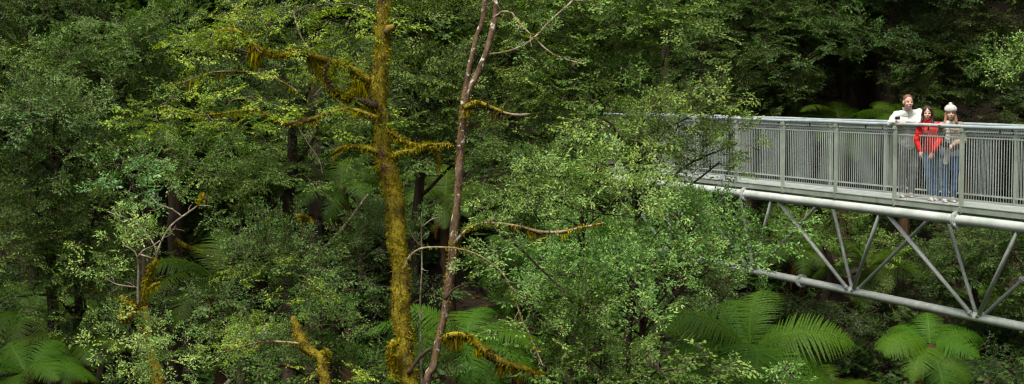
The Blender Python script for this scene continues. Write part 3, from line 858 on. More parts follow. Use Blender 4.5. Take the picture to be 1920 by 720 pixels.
# ------------------------------------------------------------------ the mossy tree and its limbs
def limb(parent, name, bark, pxs, d, seed, moss=0, hang=0, wob=.03, dep=None, mtone=.5, n=8, rough=.16):
    """pxs: (px, py, width px[, depth offset])"""
    pts = [(at(p[0], p[1], d + (p[3] if len(p) > 3 else 0)), p[2] * d / 6000.0) for p in pxs]
    if bark == 'pale_bark' and len(pxs) > 3: pts = [(q, r_q * .72) for q, r_q in pts]
    bm = bmesh.new(); pp, rr = wood_into(bm, pts, .05, n, wob, rough, 16, seed)
    if len(pxs) > 3 and pxs[0][2] < 14:      # fine side twigs
        rt = random.Random(seed * 5)
        for k in range(3, len(pp) - 1):
            if rt.random() < .25:
                dr = (pp[k] - pp[k - 1]).normalized(); sd = Vector((rt.gauss(0, 1), rt.gauss(0, 1), rt.gauss(.1, .8))); sd = (sd - dr * sd.dot(dr)).normalized()
                l = rt.uniform(.05, .26); dd = (dr * .7 + sd).normalized(); q1 = pp[k] + dd * l * .5; q2 = q1 + (dd + Vector((rt.gauss(0, .4), rt.gauss(0, .4), rt.gauss(0, .4)))).normalized() * l * .5
                r0 = min(.006, rr[k] * .6); wood_into(bm, [(pp[k], r0), (q1, r0 * .7), (q2, r0 * .35)], .05, 4, .01, .1, 9, k)
                if l > .15: q3 = q1 + (dd - sd * 1.3 + Vector((0, 0, rt.gauss(0, .4)))).normalized() * l * .35; wood_into(bm, [(q1, r0 * .6), (q3, r0 * .3)], .05, 4, .01, .1, 9, k)
    o = link(name, bm_mesh(name, bm, True), parent, [M[bark]])
    if moss: 
        root = parent
        m = moss_tufts('hanging_moss' if hang else 'moss', parent, [(pp, rr)], int(moss * .75), seed, .03, hang, tone=mtone)
    return o, pp, rr

def ground_ext(px, d): 
    p = at(px, 720, d); return Vector((p.x, p.y, gz(p.x, p.y) - .3))

dA = 18.0
ax, ay = ground_ext(800, dA).x, dA
rootA = empty('mossy_tree', (ax, ay, gz(ax, ay)), 'tall tree with thick trunk wrapped in golden moss, lime green leaves on its left limbs', 'tree')
tr = [(722, -60, 26), (722, 0, 27), (719, 50, 29), (719, 100, 30), (711, 160, 34), (710, 200, 31), (715, 240, 33), (716, 290, 38), (728, 330, 40), (739, 370, 37), (742, 420, 36), (744, 460, 35), (750, 500, 31), (753, 545, 38), (751, 590, 38), (758, 635, 34), (760, 680, 36), (768, 720, 38)]
bm = bmesh.new()
pts = [(at(700, -700, dA), .05), (at(712, -350, dA), .08)] + [(at(x, y, dA), w_ * .92 * dA / 6000) for x, y, w_ in tr] + [(at(780, 900, dA), .13), (ground_ext(800, dA), .20)]
ppA, rrA = wood_into(bm, pts, .035, 24, .02, .17, 9, 3)
link('trunk', bm_mesh('trunk', bm, True), rootA, [M['moss_bark']])
moss_tufts('trunk_moss', rootA, [(ppA, rrA)], 11000, 5, .028, tone=.45)
# broken stub high on the trunk
limb(rootA, 'branch_stub', 'pale_bark', [(724, 62, 14), (730, 52, 14), (741, 48, 9)], dA - .1, 1)
limb(rootA, 'branch', 'moss_bark', [(706, 165, 16), (690, 150, 15), (665, 132, 13), (630, 118, 11), (595, 108, 11), (560, 100, 10), (535, 92, 9)], dA, 2, 1800, .30, mtone=.4)
limb(rootA, 'branch', 'moss_bark', [(560, 102, 8), (515, 102, 9), (480, 88, 9), (455, 68, 9), (430, 58, 9), (400, 62, 6)], dA - .1, 3, 1500, .22, mtone=.35)
limb(rootA, 'branch', 'dark_bark', [(705, 195, 16), (680, 188, 12), (650, 182, 12), (625, 175, 13), (612, 150, 12), (608, 132, 9), (618, 118, 6)], dA - .15, 4, 1300, .12)
limb(rootA, 'branch', 'moss_bark', [(640, 184, 10), (655, 182, 8), (662, 165, 5)], dA - .25, 14, 200, 0, mtone=.8)
limb(rootA, 'branch', 'pale_bark', [(595, 108, 6), (575, 88, 5), (560, 60, 4), (548, 20, 3)], dA, 5)
limb(rootA, 'branch', 'moss_bark', [(708, 222, 9), (660, 205, 5), (615, 212, 5), (590, 222, 8), (560, 232, 9), (530, 230, 8), (500, 215, 4), (470, 205, 4), (380, 215, 3), (300, 200, 2)], dA - .5, 6, 900, .10, mtone=.65)
limb(rootA, 'branch', 'pale_bark', [(560, 170, 4), (500, 140, 4), (430, 136, 4), (380, 140, 3), (320, 160, 2)], dA - .2, 7, 350, .2)
limb(rootA, 'branch', 'moss_bark', [(712, 285, 12), (690, 278, 9), (660, 274, 8), (640, 278, 8), (624, 288, 5)], dA - .3, 8, 500, .05, mtone=.7)
limb(rootA, 'branch', 'moss_bark', [(722, 240, 9), (745, 258, 8), (768, 270, 9), (790, 276, 9), (812, 276, 9), (822, 290, 10), (824, 306, 8)], dA - .3, 9, 900, .16, mtone=.55)
limb(rootA, 'branch', 'moss_bark', [(735, 300, 14), (748, 288, 10), (770, 284, 8), (800, 272, 7), (850, 273, 3)], dA - .4, 10, 400, 0, mtone=.7)
limb(rootA, 'branch', 'pale_bark', [(553, 232, 3), (575, 270, 3), (596, 300, 3), (604, 330, 2)], dA - .3, 11)
limb(rootA, 'branch', 'moss_bark', [(738, 715, 14), (734, 680, 13), (733, 650, 12), (738, 638, 11), (750, 640, 12)], dA - .2, 12, 900, .06, mtone=.5)
limb(rootA, 'branch', 'pale_bark', [(758, 505, 6), (764, 488, 5), (780, 472, 5), (800, 464, 5), (848, 464, 5), (885, 475, 5), (915, 490, 5), (945, 512, 5), (965, 550, 4), (980, 600, 4), (1000, 640, 3), (1020, 690, 3)], dA - 1.0, 13, 200, 0)
limb(rootA, 'branch', 'dark_bark', [(768, 700, 8), (790, 668, 7), (808, 652, 6)], dA - .1, 15)
lb = px_blobs([(430, 25, 75, 35), (520, 45, 90, 50), (600, 60, 70, 50, .3), (655, 35, 50, 45), (470, 100, 90, 28), (365, 122, 60, 24), (450, 185, 80, 26, -.6), (335, 205, 75, 20, -.8), (540, 205, 70, 26, -.3),
    (400, 228, 60, 16, -.5), (590, 180, 50, 36), (650, 215, 40, 26), (560, -60, 130, 60), (300, 225, 45, 12, -.8), (660, 120, 40, 40, .5), (600, 10, 120, 40, -.3), (500, 130, 60, 24), (395, 75, 40, 20)], 17.6)
rngA = np.random.RandomState(4)
pdA = pads(lb, rngA, 4.6, (.22, .48))
P_, D_, U_, S_, T_ = crown_arrays(pdA, rngA, .27, n_per=15, tone=.56, dome=.25)
link('crown', sprays_mesh('crown', P_, D_, U_, S_, T_, 'soft', 4), rootA, [L_['lime'], M['twig']])
bm = bmesh.new()
for p, pr, tn, bi in pdA:
    p = Vector(p); s = Vector(lb[bi][0]); wood_into(bm, [(s, .010), (s.lerp(p, .5) + Vector((0, 0, .05)), .007), (p, .004)], .15, 4, .04, .1, 9, bi)
tag(link('twigs', bm_mesh('twigs', bm, True), rootA, [M['twig']]), kind='stuff')

# ------------------------------------------------------------------ the slender forked tree
dB = 17.6
gb = ground_ext(770, dB)
rootB = empty('slender_tree', (gb.x, gb.y, gz(gb.x, gb.y)), 'slender forked tree with reddish brown bark spotted with pale lichen, right of the mossy trunk', 'tree')
bm = bmesh.new()
bp_ = [(893, 70, 10), (875, 150, 11), (868, 200, 17), (866, 240, 17), (862, 280, 17), (861, 330, 17), (857, 380, 16), (851, 430, 18), (848, 480, 19), (840, 530, 19), (834, 580, 17), (822, 640, 17), (812, 690, 17), (800, 720, 17)]
pts = [(at(930, -300, dB), .02), (at(910, 0, dB), .027)] + [(at(x, y, dB), w_ * .88 * dB / 6000) for x, y, w_ in bp_] + [(at(780, 900, dB), .07), (gb, .11)]
ppB, rrB = wood_into(bm, pts, .05, 16, .02, .14, 14, 8)
link('trunk', bm_mesh('trunk', bm, True), rootB, [M['red_bark']])
moss_tufts('trunk_moss', rootB, [(ppB[len(ppB) // 4:len(ppB) // 2], rrB[len(ppB) // 4:len(ppB) // 2])], 450, 6, .022, tone=.5)
limb(rootB, 'fork', 'red_bark', [(935, -300, 7), (930, 0, 10), (925, 50, 12), (908, 110, 11), (893, 145, 12), (878, 172, 13), (869, 200, 13)], dB, 21, n=12)
limb(rootB, 'branch', 'pale_bark', [(926, 30, 7), (940, 20, 6), (960, 24, 6), (970, 40, 6), (1000, 72, 5), (1030, 98, 5), (1060, 110, 4), (1095, 118, 3)], dB - .1, 22, 150, .05)
limb(rootB, 'branch', 'pale_bark', [(912, 104, 6), (950, 96, 6), (990, 76, 6), (1030, 42, 5), (1075, 2, 5), (1100, -30, 4)], dB + .2, 23)
limb(rootB, 'branch', 'moss_bark', [(868, 205, 10), (892, 192, 10), (915, 198, 8), (940, 208, 6), (955, 212, 6)], dB - .15, 24, 600, .16, mtone=.3)
limb(rootB, 'dead_branch', 'pale_bark', [(946, 209, 5), (960, 213, 7), (978, 215, 8), (994, 213, 5)], dB - .2, 25)
limb(rootB, 'branch', 'pale_bark', [(850, 455, 8), (868, 435, 8), (890, 422, 7), (930, 419, 6), (975, 424, 6), (1010, 435, 8), (1052, 437, 8), (1090, 430, 5), (1130, 420, 4)], dB - .3, 26, 700, .12, mtone=.35)
limb(rootB, 'branch', 'dark_bark', [(915, 422, 6), (940, 440, 6), (970, 462, 5), (1010, 500, 4), (1050, 540, 3)], dB - .2, 27)
limb(rootB, 'branch', 'moss_bark', [(826, 635, 10), (840, 628, 10), (866, 628, 10), (890, 645, 12), (920, 668, 14), (950, 684, 12), (985, 694, 10), (1010, 705, 8)], dB - .5, 28, 2200, .16, mtone=.4)
limb(rootB, 'branch', 'dark_bark', [(835, 560, 8), (850, 540, 4), (880, 530, 3)], dB - .1, 29)
lb = px_blobs([(900, 500, 35, 18), (940, 480, 40, 30), (950, 540, 40, 34), (980, 590, 42, 34), (1000, 640, 45, 30), (920, 430, 45, 14), (990, 420, 60, 22), (1040, 110, 60, 26), (1000, 60, 40, 22), (960, 450, 60, 26), (900, 400, 35, 22)], dB - .6)
pdB = pads(lb, rngA, 5.0, (.16, .34))
P_, D_, U_, S_, T_ = crown_arrays(pdB, rngA, .25, n_per=13, tone=.60, dome=.7)
link('crown', sprays_mesh('crown', P_, D_, U_, S_, T_, 'broad', 14), rootB, [L_['fresh'], M['twig']])

# sprig growing up between the two trunks
gs = ground_ext(790, 18.2)
sp_ = empty('sapling', (gs.x, gs.y, gz(gs.x, gs.y)), 'thin upright leafy sapling between the mossy trunk and the slender trunk', 'sapling')
limb(sp_, 'stem', 'pale_bark', [(792, 398, 2), (791, 430, 3), (790, 480, 4), (788, 600, 5), (790, 900, 8), (790, 1400, 12)], 18.2, 31)
limb(sp_, 'twig', 'pale_bark', [(790, 462, 3), (775, 445, 2), (768, 430, 2)], 18.2, 32); limb(sp_, 'twig', 'pale_bark', [(791, 425, 3), (808, 410, 2), (822, 405, 2)], 18.2, 33)
limb(sp_, 'twig', 'pale_bark', [(791, 445, 3), (803, 436, 2), (806, 432, 2)], 18.2, 34)
r_ = np.random.RandomState(9)
Pp = [np.array(at(x, y, 18.2)) for x, y in [(791, 400), (791, 415), (790, 430), (780, 447), (770, 432), (808, 412), (820, 405), (804, 436), (791, 450), (786, 470), (775, 455), (812, 420)]]
link('crown', sprays_mesh('crown', Pp, [unit(np.array([r_.normal(0, .6), r_.normal(0, .4), 1.0])) for _ in Pp], [[r_.normal(), -1, .3] for _ in Pp], [.13] * len(Pp), [.65] * len(Pp), 'soft', 3), sp_, [L_['fresh'], M['twig']])

# ------------------------------------------------------------------ mossy stump tree with bare pale twigs
dC = 17.5
gc = ground_ext(300, dC)
rootC = empty('stunted_tree', (gc.x, gc.y, gz(gc.x, gc.y)), 'stunted tree with mossy stump, bare pale twigs and a low bright rounded crown', 'tree')
limb(rootC, 'trunk', 'moss_bark', [(266, 575, 24), (272, 605, 21), (278, 640, 20), (290, 680, 20), (298, 720, 24), (305, 900, 30), (300, 1400, 50)], dC, 41, 1800, 0, n=14, mtone=.35)
limb(rootC, 'stub', 'moss_bark', [(262, 590, 20), (245, 575, 17), (232, 562, 12), (226, 554, 9)], dC - .05, 42, 500, 0, mtone=.25)
limb(rootC, 'stub', 'moss_bark', [(262, 590, 18), (240, 592, 17), (224, 594, 14)], dC - .15, 43, 500, 0, mtone=.25)
limb(rootC, 'branch', 'moss_bark', [(266, 580, 11), (270, 545, 10), (278, 520, 11), (284, 505, 10), (292, 487, 7)], dC, 44, 600, .05, mtone=.6)
limb(rootC, 'branch', 'pale_bark', [(290, 492, 6), (305, 455, 5), (322, 425, 5), (342, 405, 5), (368, 385, 5), (382, 370, 5)], dC, 45)
limb(rootC, 'branch', 'moss_bark', [(374, 382, 6), (381, 372, 8), (384, 362, 5)], dC, 46, 120, 0, mtone=.5)
limb(rootC, 'branch', 'pale_bark', [(372, 384, 3), (390, 384, 3), (400, 386, 2)], dC, 47)
limb(rootC, 'branch', 'pale_bark', [(342, 407, 4), (325, 392, 3), (300, 382, 3), (285, 368, 2)], dC, 48)
limb(rootC, 'branch', 'pale_bark', [(258, 572, 7), (258, 530, 6), (257, 485, 5), (246, 470, 4), (232, 462, 3)], dC - .05, 49)
limb(rootC, 'branch', 'pale_bark', [(257, 482, 5), (268, 468, 4), (285, 462, 4), (300, 452, 3)], dC - .05, 50)
limb(rootC, 'branch', 'pale_bark', [(292, 487, 4), (286, 460, 4), (270, 435, 3), (245, 412, 3), (205, 398, 2)], dC, 51)
limb(rootC, 'branch', 'pale_bark', [(252, 540, 4), (235, 537, 4), (215, 532, 3), (195, 520, 2)], dC - .1, 52)
limb(rootC, 'branch', 'pale_bark', [(292, 487, 4), (278, 482, 3), (265, 478, 3)], dC, 53)
limb(rootC, 'branch', 'moss_bark', [(272, 545, 6), (288, 532, 6), (300, 528, 4)], dC, 54, 150, .06)
lb = px_blobs([(275, 650, 85, 38, -.5), (230, 690, 60, 30, -.6), (340, 690, 60, 30), (265, 625, 50, 18, -.9), (310, 640, 50, 24, -.9), (300, 720, 90, 30), (215, 640, 35, 22), (360, 660, 30, 20), (245, 440, 44, 16), (290, 430, 22, 10), (190, 510, 30, 14), (220, 455, 20, 10), (172, 500, 14, 8), (225, 400, 16, 8), (190, 590, 20, 8, -.3)], dC - .3)
pdC = pads(lb, rngA, 15, (.15, .30))
P_, D_, U_, S_, T_ = crown_arrays(pdC, rngA, .25, n_per=14, tone=.74, dome=.9)
link('crown', sprays_mesh('crown', P_, D_, U_, S_, T_, 'broad', 15), rootC, [L_['fresh'], M['twig']])

# ------------------------------------------------------------------ crooked mossy tree at the bottom
dD = 17.2
gd = ground_ext(610, dD)
rootD = empty('crooked_tree', (gd.x, gd.y, gz(gd.x, gd.y)), 'crooked mossy golden tree top bending left at the bottom edge, left of the thick trunk', 'tree')
limb(rootD, 'trunk', 'moss_bark', [(548, 592, 8), (556, 610, 15), (565, 635, 24), (575, 652, 22), (595, 664, 17), (606, 672, 19), (606, 695, 20), (612, 722, 22), (620, 900, 28), (610, 1400, 45)], dD, 61, 2200, 0, n=14, mtone=.6)
limb(rootD, 'branch', 'moss_bark', [(606, 672, 14), (612, 660, 11), (617, 655, 8)], dD, 62, 200, 0)
limb(rootD, 'branch', 'pale_bark', [(560, 646, 7), (530, 643, 5), (490, 642, 4), (450, 650, 3), (415, 655, 2)], dD - .1, 63, 150, 0)
lb = px_blobs([(470, 610, 60, 14), (440, 640, 60, 14), (520, 600, 40, 18), (490, 500, 50, 12, .5), (430, 500, 30, 10, .5), (650, 690, 40, 30), (700, 700, 50, 25), (560, 545, 30, 30)], dD)
pdD = pads(lb, rngA, 5.0, (.16, .34))
P_, D_, U_, S_, T_ = crown_arrays(pdD, rngA, .25, n_per=11, tone=.5)
link('crown', sprays_mesh('crown', P_, D_, U_, S_, T_, 'soft', 16), rootD, [L_['lime'], M['twig']])

# ------------------------------------------------------------------ leafy trees, nearest first
T = [
 # name, label, kind, blobs, distance, trunk pixel x, seed, extra
 ('myrtle_tree', 'bright fresh green bushy tree just left of where the walkway deck begins', 'fresh',
  [(1085, 325, 85, 42), (1150, 370, 100, 40), (1050, 370, 60, 34), (1120, 300, 50, 24), (1200, 400, 60, 30), (1010, 400, 60, 26)], 18.8, 1130, 101, dict(tone_add=.08, pad_r=(.22, .5), dens=8, trunk_r=.05)),
 ('myrtle_tree', 'spreading leafy tree whose right limb hides the left end of the lower truss tube', 'fresh',
  [(1215, 445, 105, 48), (1330, 400, 85, 34, 1), (1130, 480, 100, 44), (1265, 500, 95, 36), (1040, 470, 70, 44), (1405, 420, 42, 34, 1.5), (1110, 530, 60, 34), (1350, 470, 60, 40, 1), (1290, 420, 60, 40), (1440, 440, 18, 10, 1.5), (1170, 440, 60, 50), (1090, 440, 60, 40), (1090, 510, 70, 45, -2.2), (1090, 570, 60, 34, -2.2), (1210, 490, 70, 34, -2), (1175, 545, 50, 24, -2.4), (1185, 600, 40, 22, -2.6), (1310, 515, 60, 20, .5), (1370, 495, 40, 22, 1), (1040, 540, 50, 40, -2)], 20.5, 1115, 102, dict(tone_add=.02, pad_r=(.25, .55), dens=7.5, trunk_r=.06)),
 ('myrtle_tree', 'low olive green leafy tree at the bottom edge left of the largest fern', 'mid',
  [(1050, 620, 80, 44), (1130, 652, 95, 28), (1240, 685, 80, 22), (1110, 690, 120, 34), (1220, 705, 100, 24), (1310, 690, 46, 10), (1080, 575, 60, 30), (1120, 575, 44, 26), (1010, 690, 50, 34)], 17.5, 1130, 103, dict(tone_add=.12, pad_r=(.25, .5), dens=6, trunk_r=.05)),
 ('beech_tree', 'tall leafy tree filling the top centre right of the slender forked trunk', 'mid',
  [(1000, 50, 85, 60), (1110, 50, 110, 65), (1215, 45, 75, 48), (1040, 150, 90, 50), (1165, 140, 100, 50), (1240, 110, 34, 40), (1000, -30, 120, 40), (1170, -20, 140, 40), (1290, 28, 34, 10), (960, 130, 60, 50)], 22.5, 1080, 104, dict(tone_add=.10, dens=3.8, trunk_r=.12)),
 ('beech_tree', 'leafy tree reaching over the far left end of the handrail', 'mid',
  [(1000, 240, 90, 40), (1110, 235, 100, 40), (1210, 225, 70, 44), (1180, 300, 80, 34), (1240, 290, 40, 26), (960, 320, 60, 34), (1300, 295, 30, 14), (1270, 230, 30, 26), (1345, 305, 26, 8), (1380, 262, 18, 7), (1345, 188, 22, 7), (1240, 180, 50, 30), (1080, 190, 80, 26), (1150, 225, 80, 30, -1), (1200, 232, 40, 20, -1), (1180, 270, 70, 36, -1), (1190, 315, 50, 20, -1)], 22.0, 1110, 105, dict(tone_add=.06, dens=5, pad_r=(.25, .6), trunk_r=.07)),
 ('beech_tree', 'leafy tree filling the space between the mossy trunk and the slender trunk', 'midfine',
  [(780, 60, 60, 60), (785, 190, 80, 55), (850, 130, 60, 50), (690, 250, 80, 50), (790, 260, 70, 40), (920, 170, 60, 50), (930, 40, 40, 40), (640, 150, 60, 60), (740, 120, 60, 50), (880, 270, 50, 30), (780, -30, 120, 40)], 22, 738, 106, dict(tone_add=.02, dens=3.6)),
 ('bushy_tree', 'small blue-green bushy tree just left of the mossy trunk', 'blue',
  [(560, 465, 110, 36), (480, 515, 80, 36), (620, 550, 90, 44), (445, 575, 70, 44), (670, 480, 50, 44), (550, 520, 80, 36), (690, 600, 50, 40), (800, 530, 40, 40), (720, 440, 40, 26)], 22.5, 570, 107, dict(tone_add=.02, dens=3.6)),
 ('bushy_tree', 'low leafy tree between the crooked golden trunk and the mossy trunk', 'midfine',
  [(660, 655, 60, 44), (540, 690, 70, 34), (480, 660, 60, 34), (700, 700, 60, 30), (430, 700, 60, 30), (800, 690, 36, 44), (590, 620, 60, 26)], 19.5, 640, 108, dict(tone_add=.0, dens=3.8)),
 ('bushy_tree', 'grey-green rounded tree at the left edge above mid height', 'blue',
  [(60, 215, 90, 40), (120, 260, 60, 40), (50, 285, 80, 40), (10, 230, 60, 60), (110, 200, 40, 22)], 22.5, 70, 109, dict(tone_add=.12, dens=3.8)),
 ('bushy_tree', 'broad layered green tree covering the left edge below mid height', 'midfine',
  [(60, 380, 100, 50), (150, 430, 90, 44), (60, 480, 100, 44), (150, 540, 90, 36), (30, 545, 60, 30), (220, 480, 60, 36), (180, 370, 70, 30), (110, 590, 60, 22)], 23, 110, 110, dict(tone_add=.0, dens=3.8)),
 ('bushy_tree', 'small tree with glossy pale teal leaves above the bare pale twigs', 'teal',
  [(250, 340, 58, 30), (225, 318, 30, 20), (290, 365, 44, 24), (215, 350, 26, 20), (270, 310, 18, 14)], 19.5, 265, 111, dict(tone_add=.05, dens=6.0, pad_r=(.18, .36), n_per=15, trunk_r=.04)),
 ('bushy_tree', 'wide green tree behind the bare pale twigs and left of the mossy trunk', 'midfine',
  [(420, 320, 90, 36), (340, 305, 70, 30), (500, 330, 70, 36), (450, 365, 60, 20), (570, 320, 60, 40), (300, 290, 50, 30)], 24.5, 430, 112, dict(tone_add=.05, dens=3.6)),
 ('beech_tree', 'tall mid-green tree filling the upper left', 'midfine',
  [(190, 130, 120, 55), (320, 130, 90, 44), (250, 60, 110, 44), (110, 110, 70, 44), (380, 180, 80, 44), (250, 210, 110, 40), (170, 290, 60, 44), (350, 60, 50, 30), (480, 250, 90, 44), (250, 270, 60, 30)], 27, 240, 113, dict(tone_add=-.02, dens=3.2, trunk_r=.14)),
 ('beech_tree', 'leafy tree behind the mossy branches at the top left of centre', 'blue',
  [(520, 150, 90, 50), (620, 90, 80, 60), (450, 90, 70, 40), (600, 230, 80, 44), (520, 30, 100, 40)], 24, 560, 114, dict(tone_add=.0, dens=3.4, trunk_r=.12)),
 ('beech_tree', 'shaded leafy tree under and behind the left end of the walkway', 'mid',
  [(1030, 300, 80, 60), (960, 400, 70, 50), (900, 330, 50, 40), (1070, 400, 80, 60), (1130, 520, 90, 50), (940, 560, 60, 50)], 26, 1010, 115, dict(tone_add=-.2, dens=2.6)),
 ('beech_tree', 'leafy tree seen through the truss below the walkway left of the people', 'mid',
  [(1590, 430, 50, 36), (1530, 420, 50, 30), (1620, 470, 40, 26), (1460, 410, 50, 34)], 34, 1570, 116, dict(tone_add=.05, dens=3.0)),
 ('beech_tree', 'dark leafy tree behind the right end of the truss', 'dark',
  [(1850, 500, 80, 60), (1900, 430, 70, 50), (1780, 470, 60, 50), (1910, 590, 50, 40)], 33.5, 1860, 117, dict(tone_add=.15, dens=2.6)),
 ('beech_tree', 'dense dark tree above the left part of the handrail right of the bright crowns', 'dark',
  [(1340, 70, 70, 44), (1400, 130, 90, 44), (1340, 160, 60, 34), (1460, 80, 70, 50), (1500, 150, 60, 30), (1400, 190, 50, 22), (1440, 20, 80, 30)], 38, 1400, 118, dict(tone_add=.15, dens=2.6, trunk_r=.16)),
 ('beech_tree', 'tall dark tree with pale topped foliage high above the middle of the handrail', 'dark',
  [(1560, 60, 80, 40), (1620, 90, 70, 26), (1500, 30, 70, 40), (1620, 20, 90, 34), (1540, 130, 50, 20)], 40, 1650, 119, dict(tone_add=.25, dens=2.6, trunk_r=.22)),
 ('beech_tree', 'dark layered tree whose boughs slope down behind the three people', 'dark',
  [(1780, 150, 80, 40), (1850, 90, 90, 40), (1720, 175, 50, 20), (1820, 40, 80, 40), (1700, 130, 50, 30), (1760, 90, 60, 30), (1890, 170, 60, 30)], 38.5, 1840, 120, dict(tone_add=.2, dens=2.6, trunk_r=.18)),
 ('myrtle_tree', 'bright leafy bough tip entering at the right edge high above the handrail', 'fresh',
  [(1905, 112, 34, 14), (1875, 118, 18, 5), (1940, 100, 40, 30), (1895, 140, 16, 4), (1990, 120, 60, 60), (2060, 160, 80, 80)], 21, 2300, 121, dict(limbs=False, trunk_pts=[(Vector((9.4, 21, 1.5)), .10), (Vector((9.3, 21, 6)), .09), (Vector((9.2, 21, 10.5)), .06)], tone_add=.0, dens=4.0, pad_r=(.15, .4))),
 ('pointed_shrub', 'small pale spiky leaved shrub in front of the largest fern', 'fresh',
  [(1478, 702, 10, 20), (1470, 728, 16, 16)], 19, 1478, 122, dict(tone_add=.15, dens=12, pad_r=(.08, .18), trunk_r=.03)),
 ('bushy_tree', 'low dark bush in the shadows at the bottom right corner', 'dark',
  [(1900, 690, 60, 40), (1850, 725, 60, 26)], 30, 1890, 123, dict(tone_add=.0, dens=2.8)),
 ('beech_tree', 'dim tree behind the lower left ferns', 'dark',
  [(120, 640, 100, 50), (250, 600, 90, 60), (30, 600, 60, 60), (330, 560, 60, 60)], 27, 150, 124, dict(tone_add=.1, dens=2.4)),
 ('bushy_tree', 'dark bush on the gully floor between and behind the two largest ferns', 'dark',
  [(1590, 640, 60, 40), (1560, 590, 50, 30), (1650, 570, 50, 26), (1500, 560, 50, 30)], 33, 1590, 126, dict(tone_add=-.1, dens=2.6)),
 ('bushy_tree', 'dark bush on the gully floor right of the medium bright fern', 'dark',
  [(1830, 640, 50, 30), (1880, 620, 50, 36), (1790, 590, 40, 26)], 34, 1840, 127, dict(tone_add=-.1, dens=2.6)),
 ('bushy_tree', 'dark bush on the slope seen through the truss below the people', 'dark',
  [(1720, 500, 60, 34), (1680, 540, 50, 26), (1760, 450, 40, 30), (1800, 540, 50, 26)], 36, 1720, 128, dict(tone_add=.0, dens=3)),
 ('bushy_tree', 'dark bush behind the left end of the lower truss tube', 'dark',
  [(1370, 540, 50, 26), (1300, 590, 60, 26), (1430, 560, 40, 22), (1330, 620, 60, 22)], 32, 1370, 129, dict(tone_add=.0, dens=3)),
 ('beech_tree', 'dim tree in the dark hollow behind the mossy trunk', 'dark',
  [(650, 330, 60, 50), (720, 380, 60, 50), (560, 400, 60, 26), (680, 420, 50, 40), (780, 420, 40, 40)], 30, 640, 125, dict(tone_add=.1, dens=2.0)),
]
for (nm, lab, kind, bl, d, tx, seed, ex) in T:
    p = at(tx, 720, d)
    make_tree(nm, lab, 'shrub' if 'shrub' in nm else 'tree', kind, px_blobs(bl, d), (p.x, p.y + .7), seed, **ex)

# ------------------------------------------------------------------ forest on the far slope: four built trees, copied
def proto(seed, kind, tone_add, h, rx, trunk_r):
    """tree standing at the origin, crown from 30 % of its height"""
    rng = np.random.RandomState(seed)
    bl = []
    for k in range(11):
        z = h * rng.uniform(.30, .98); a = rng.uniform(0, 2 * PI); q = rx * (1.05 - .6 * (z / h)) * rng.uniform(.3, .8)
        bl.append((Vector((math.cos(a) * q, math.sin(a) * q, z)), rx * .5, rx * .5, rng.uniform(.5, 1.0)))
    root = empty('forest_tree', (0, 0, 0))
    lm, tpl, size, tone = KIND[kind]
    pd = pads(bl, rng, 2.3, (.5, 1.0))
    P, D, U, S, Tn = crown_arrays(pd, rng, size * 1.15, n_per=13, tone=tone + tone_add, droop=.3, dome=.5)
    link('crown', sprays_mesh('crown', P, D, U, S, Tn, tpl, seed), root, [L_[lm], M['twig']])
    bm = bmesh.new()
    pp, rr = wood_into(bm, [(Vector((0, 0, -1.0)), trunk_r * 1.4), (Vector((.15, 0, h * .3)), trunk_r), (Vector((-.1, .1, h * .6)), trunk_r * .7), (Vector((0, 0, h * .92)), trunk_r * .25)], .3, 10, .12, .15, 3, seed)
    for c, a, b, cz in bl:
        s = min(pp, key=lambda q: (q - Vector((0, 0, c.z - .8))).length)
        wood_into(bm, [(s, trunk_r * .35), (s.lerp(c, .5) + Vector((0, 0, .15)), trunk_r * .22), (c, .02)], .3, 6, .08, .1, 5, seed)
    link('trunk', bm_mesh('trunk', bm, True), root, [M['dark_bark']])
    return root
protos = [proto(201, 'dark', .05, 9.5, 2.8, .20), proto(202, 'darkbroad', .0, 12, 3.0, .26), proto(203, 'dark', .15, 7.5, 2.4, .15), proto(204, 'darkbroad', .12, 10.5, 2.6, .18)]
def put(root, x, y, s, rz, first):
    if first:
        r = root
    else:
        r = root.copy(); C.objects.link(r)
        for ch in list(root.children):
            c = ch.copy(); C.objects.link(c); c.parent = r
    r.location = (x, y, gz(x, y)); r.scale = (s, s, s); r.rotation_euler = (0, 0, rz)
    tag(r, 'tall dark forest tree standing far back on the shaded slope behind the gully', 'tree', 'forest trees on the far slope')
    return r
used = [0] * 4
rr_ = random.Random(12)
spots = []
for row, (yy, n) in enumerate(((35.5, 8), (40, 11), (45.5, 12), (51, 13), (58, 14), (67, 14), (78, 12))):
    for k in range(n):
        x = (-.45 + .9 * (k + .5 + rr_.uniform(-.3, .3)) / n) * yy * 1.02
        y = yy + rr_.uniform(-1.8, 1.8)
        if y < 37.5 and (x > 2.0): continue       # keep the gully under the walkway open
        spots.append((x, y))
for x, y in spots:
    k = rr_.randrange(4)
    put(protos[k], x, y, rr_.uniform(.8, 1.2), rr_.uniform(0, 6.28), used[k] == 0); used[k] += 1

# forest carried on beside the gully and behind the viewpoint, unseen, added for shade
for x, y, k, s_, z_ in [(13.5, 17, 1, 1.25, 0), (16, 23, 3, 1.3, 1), (17.5, 29, 1, 1.3, 2), (20, 36, 0, 1.4, 3), (13, 10, 3, 1.3, 4), (-11.5, 15, 1, 1.25, 5), (-13.5, 22, 3, 1.3, 6), (-12, 8, 0, 1.3, 1), (9, -3, 1, 1.2, 2), (-8, -5, 1, 1.2, 3), (0, -9, 3, 1.4, 4), (15, -9, 0, 1.4, 5), (-16, -2, 3, 1.3, 0)]:
    r = put(protos[k], x, y, s_, z_, False)
    r['label'] = 'tall dark forest tree beside the gully, out of view, added for its shade'; r['group'] = 'unseen forest trees added to shade the gully'

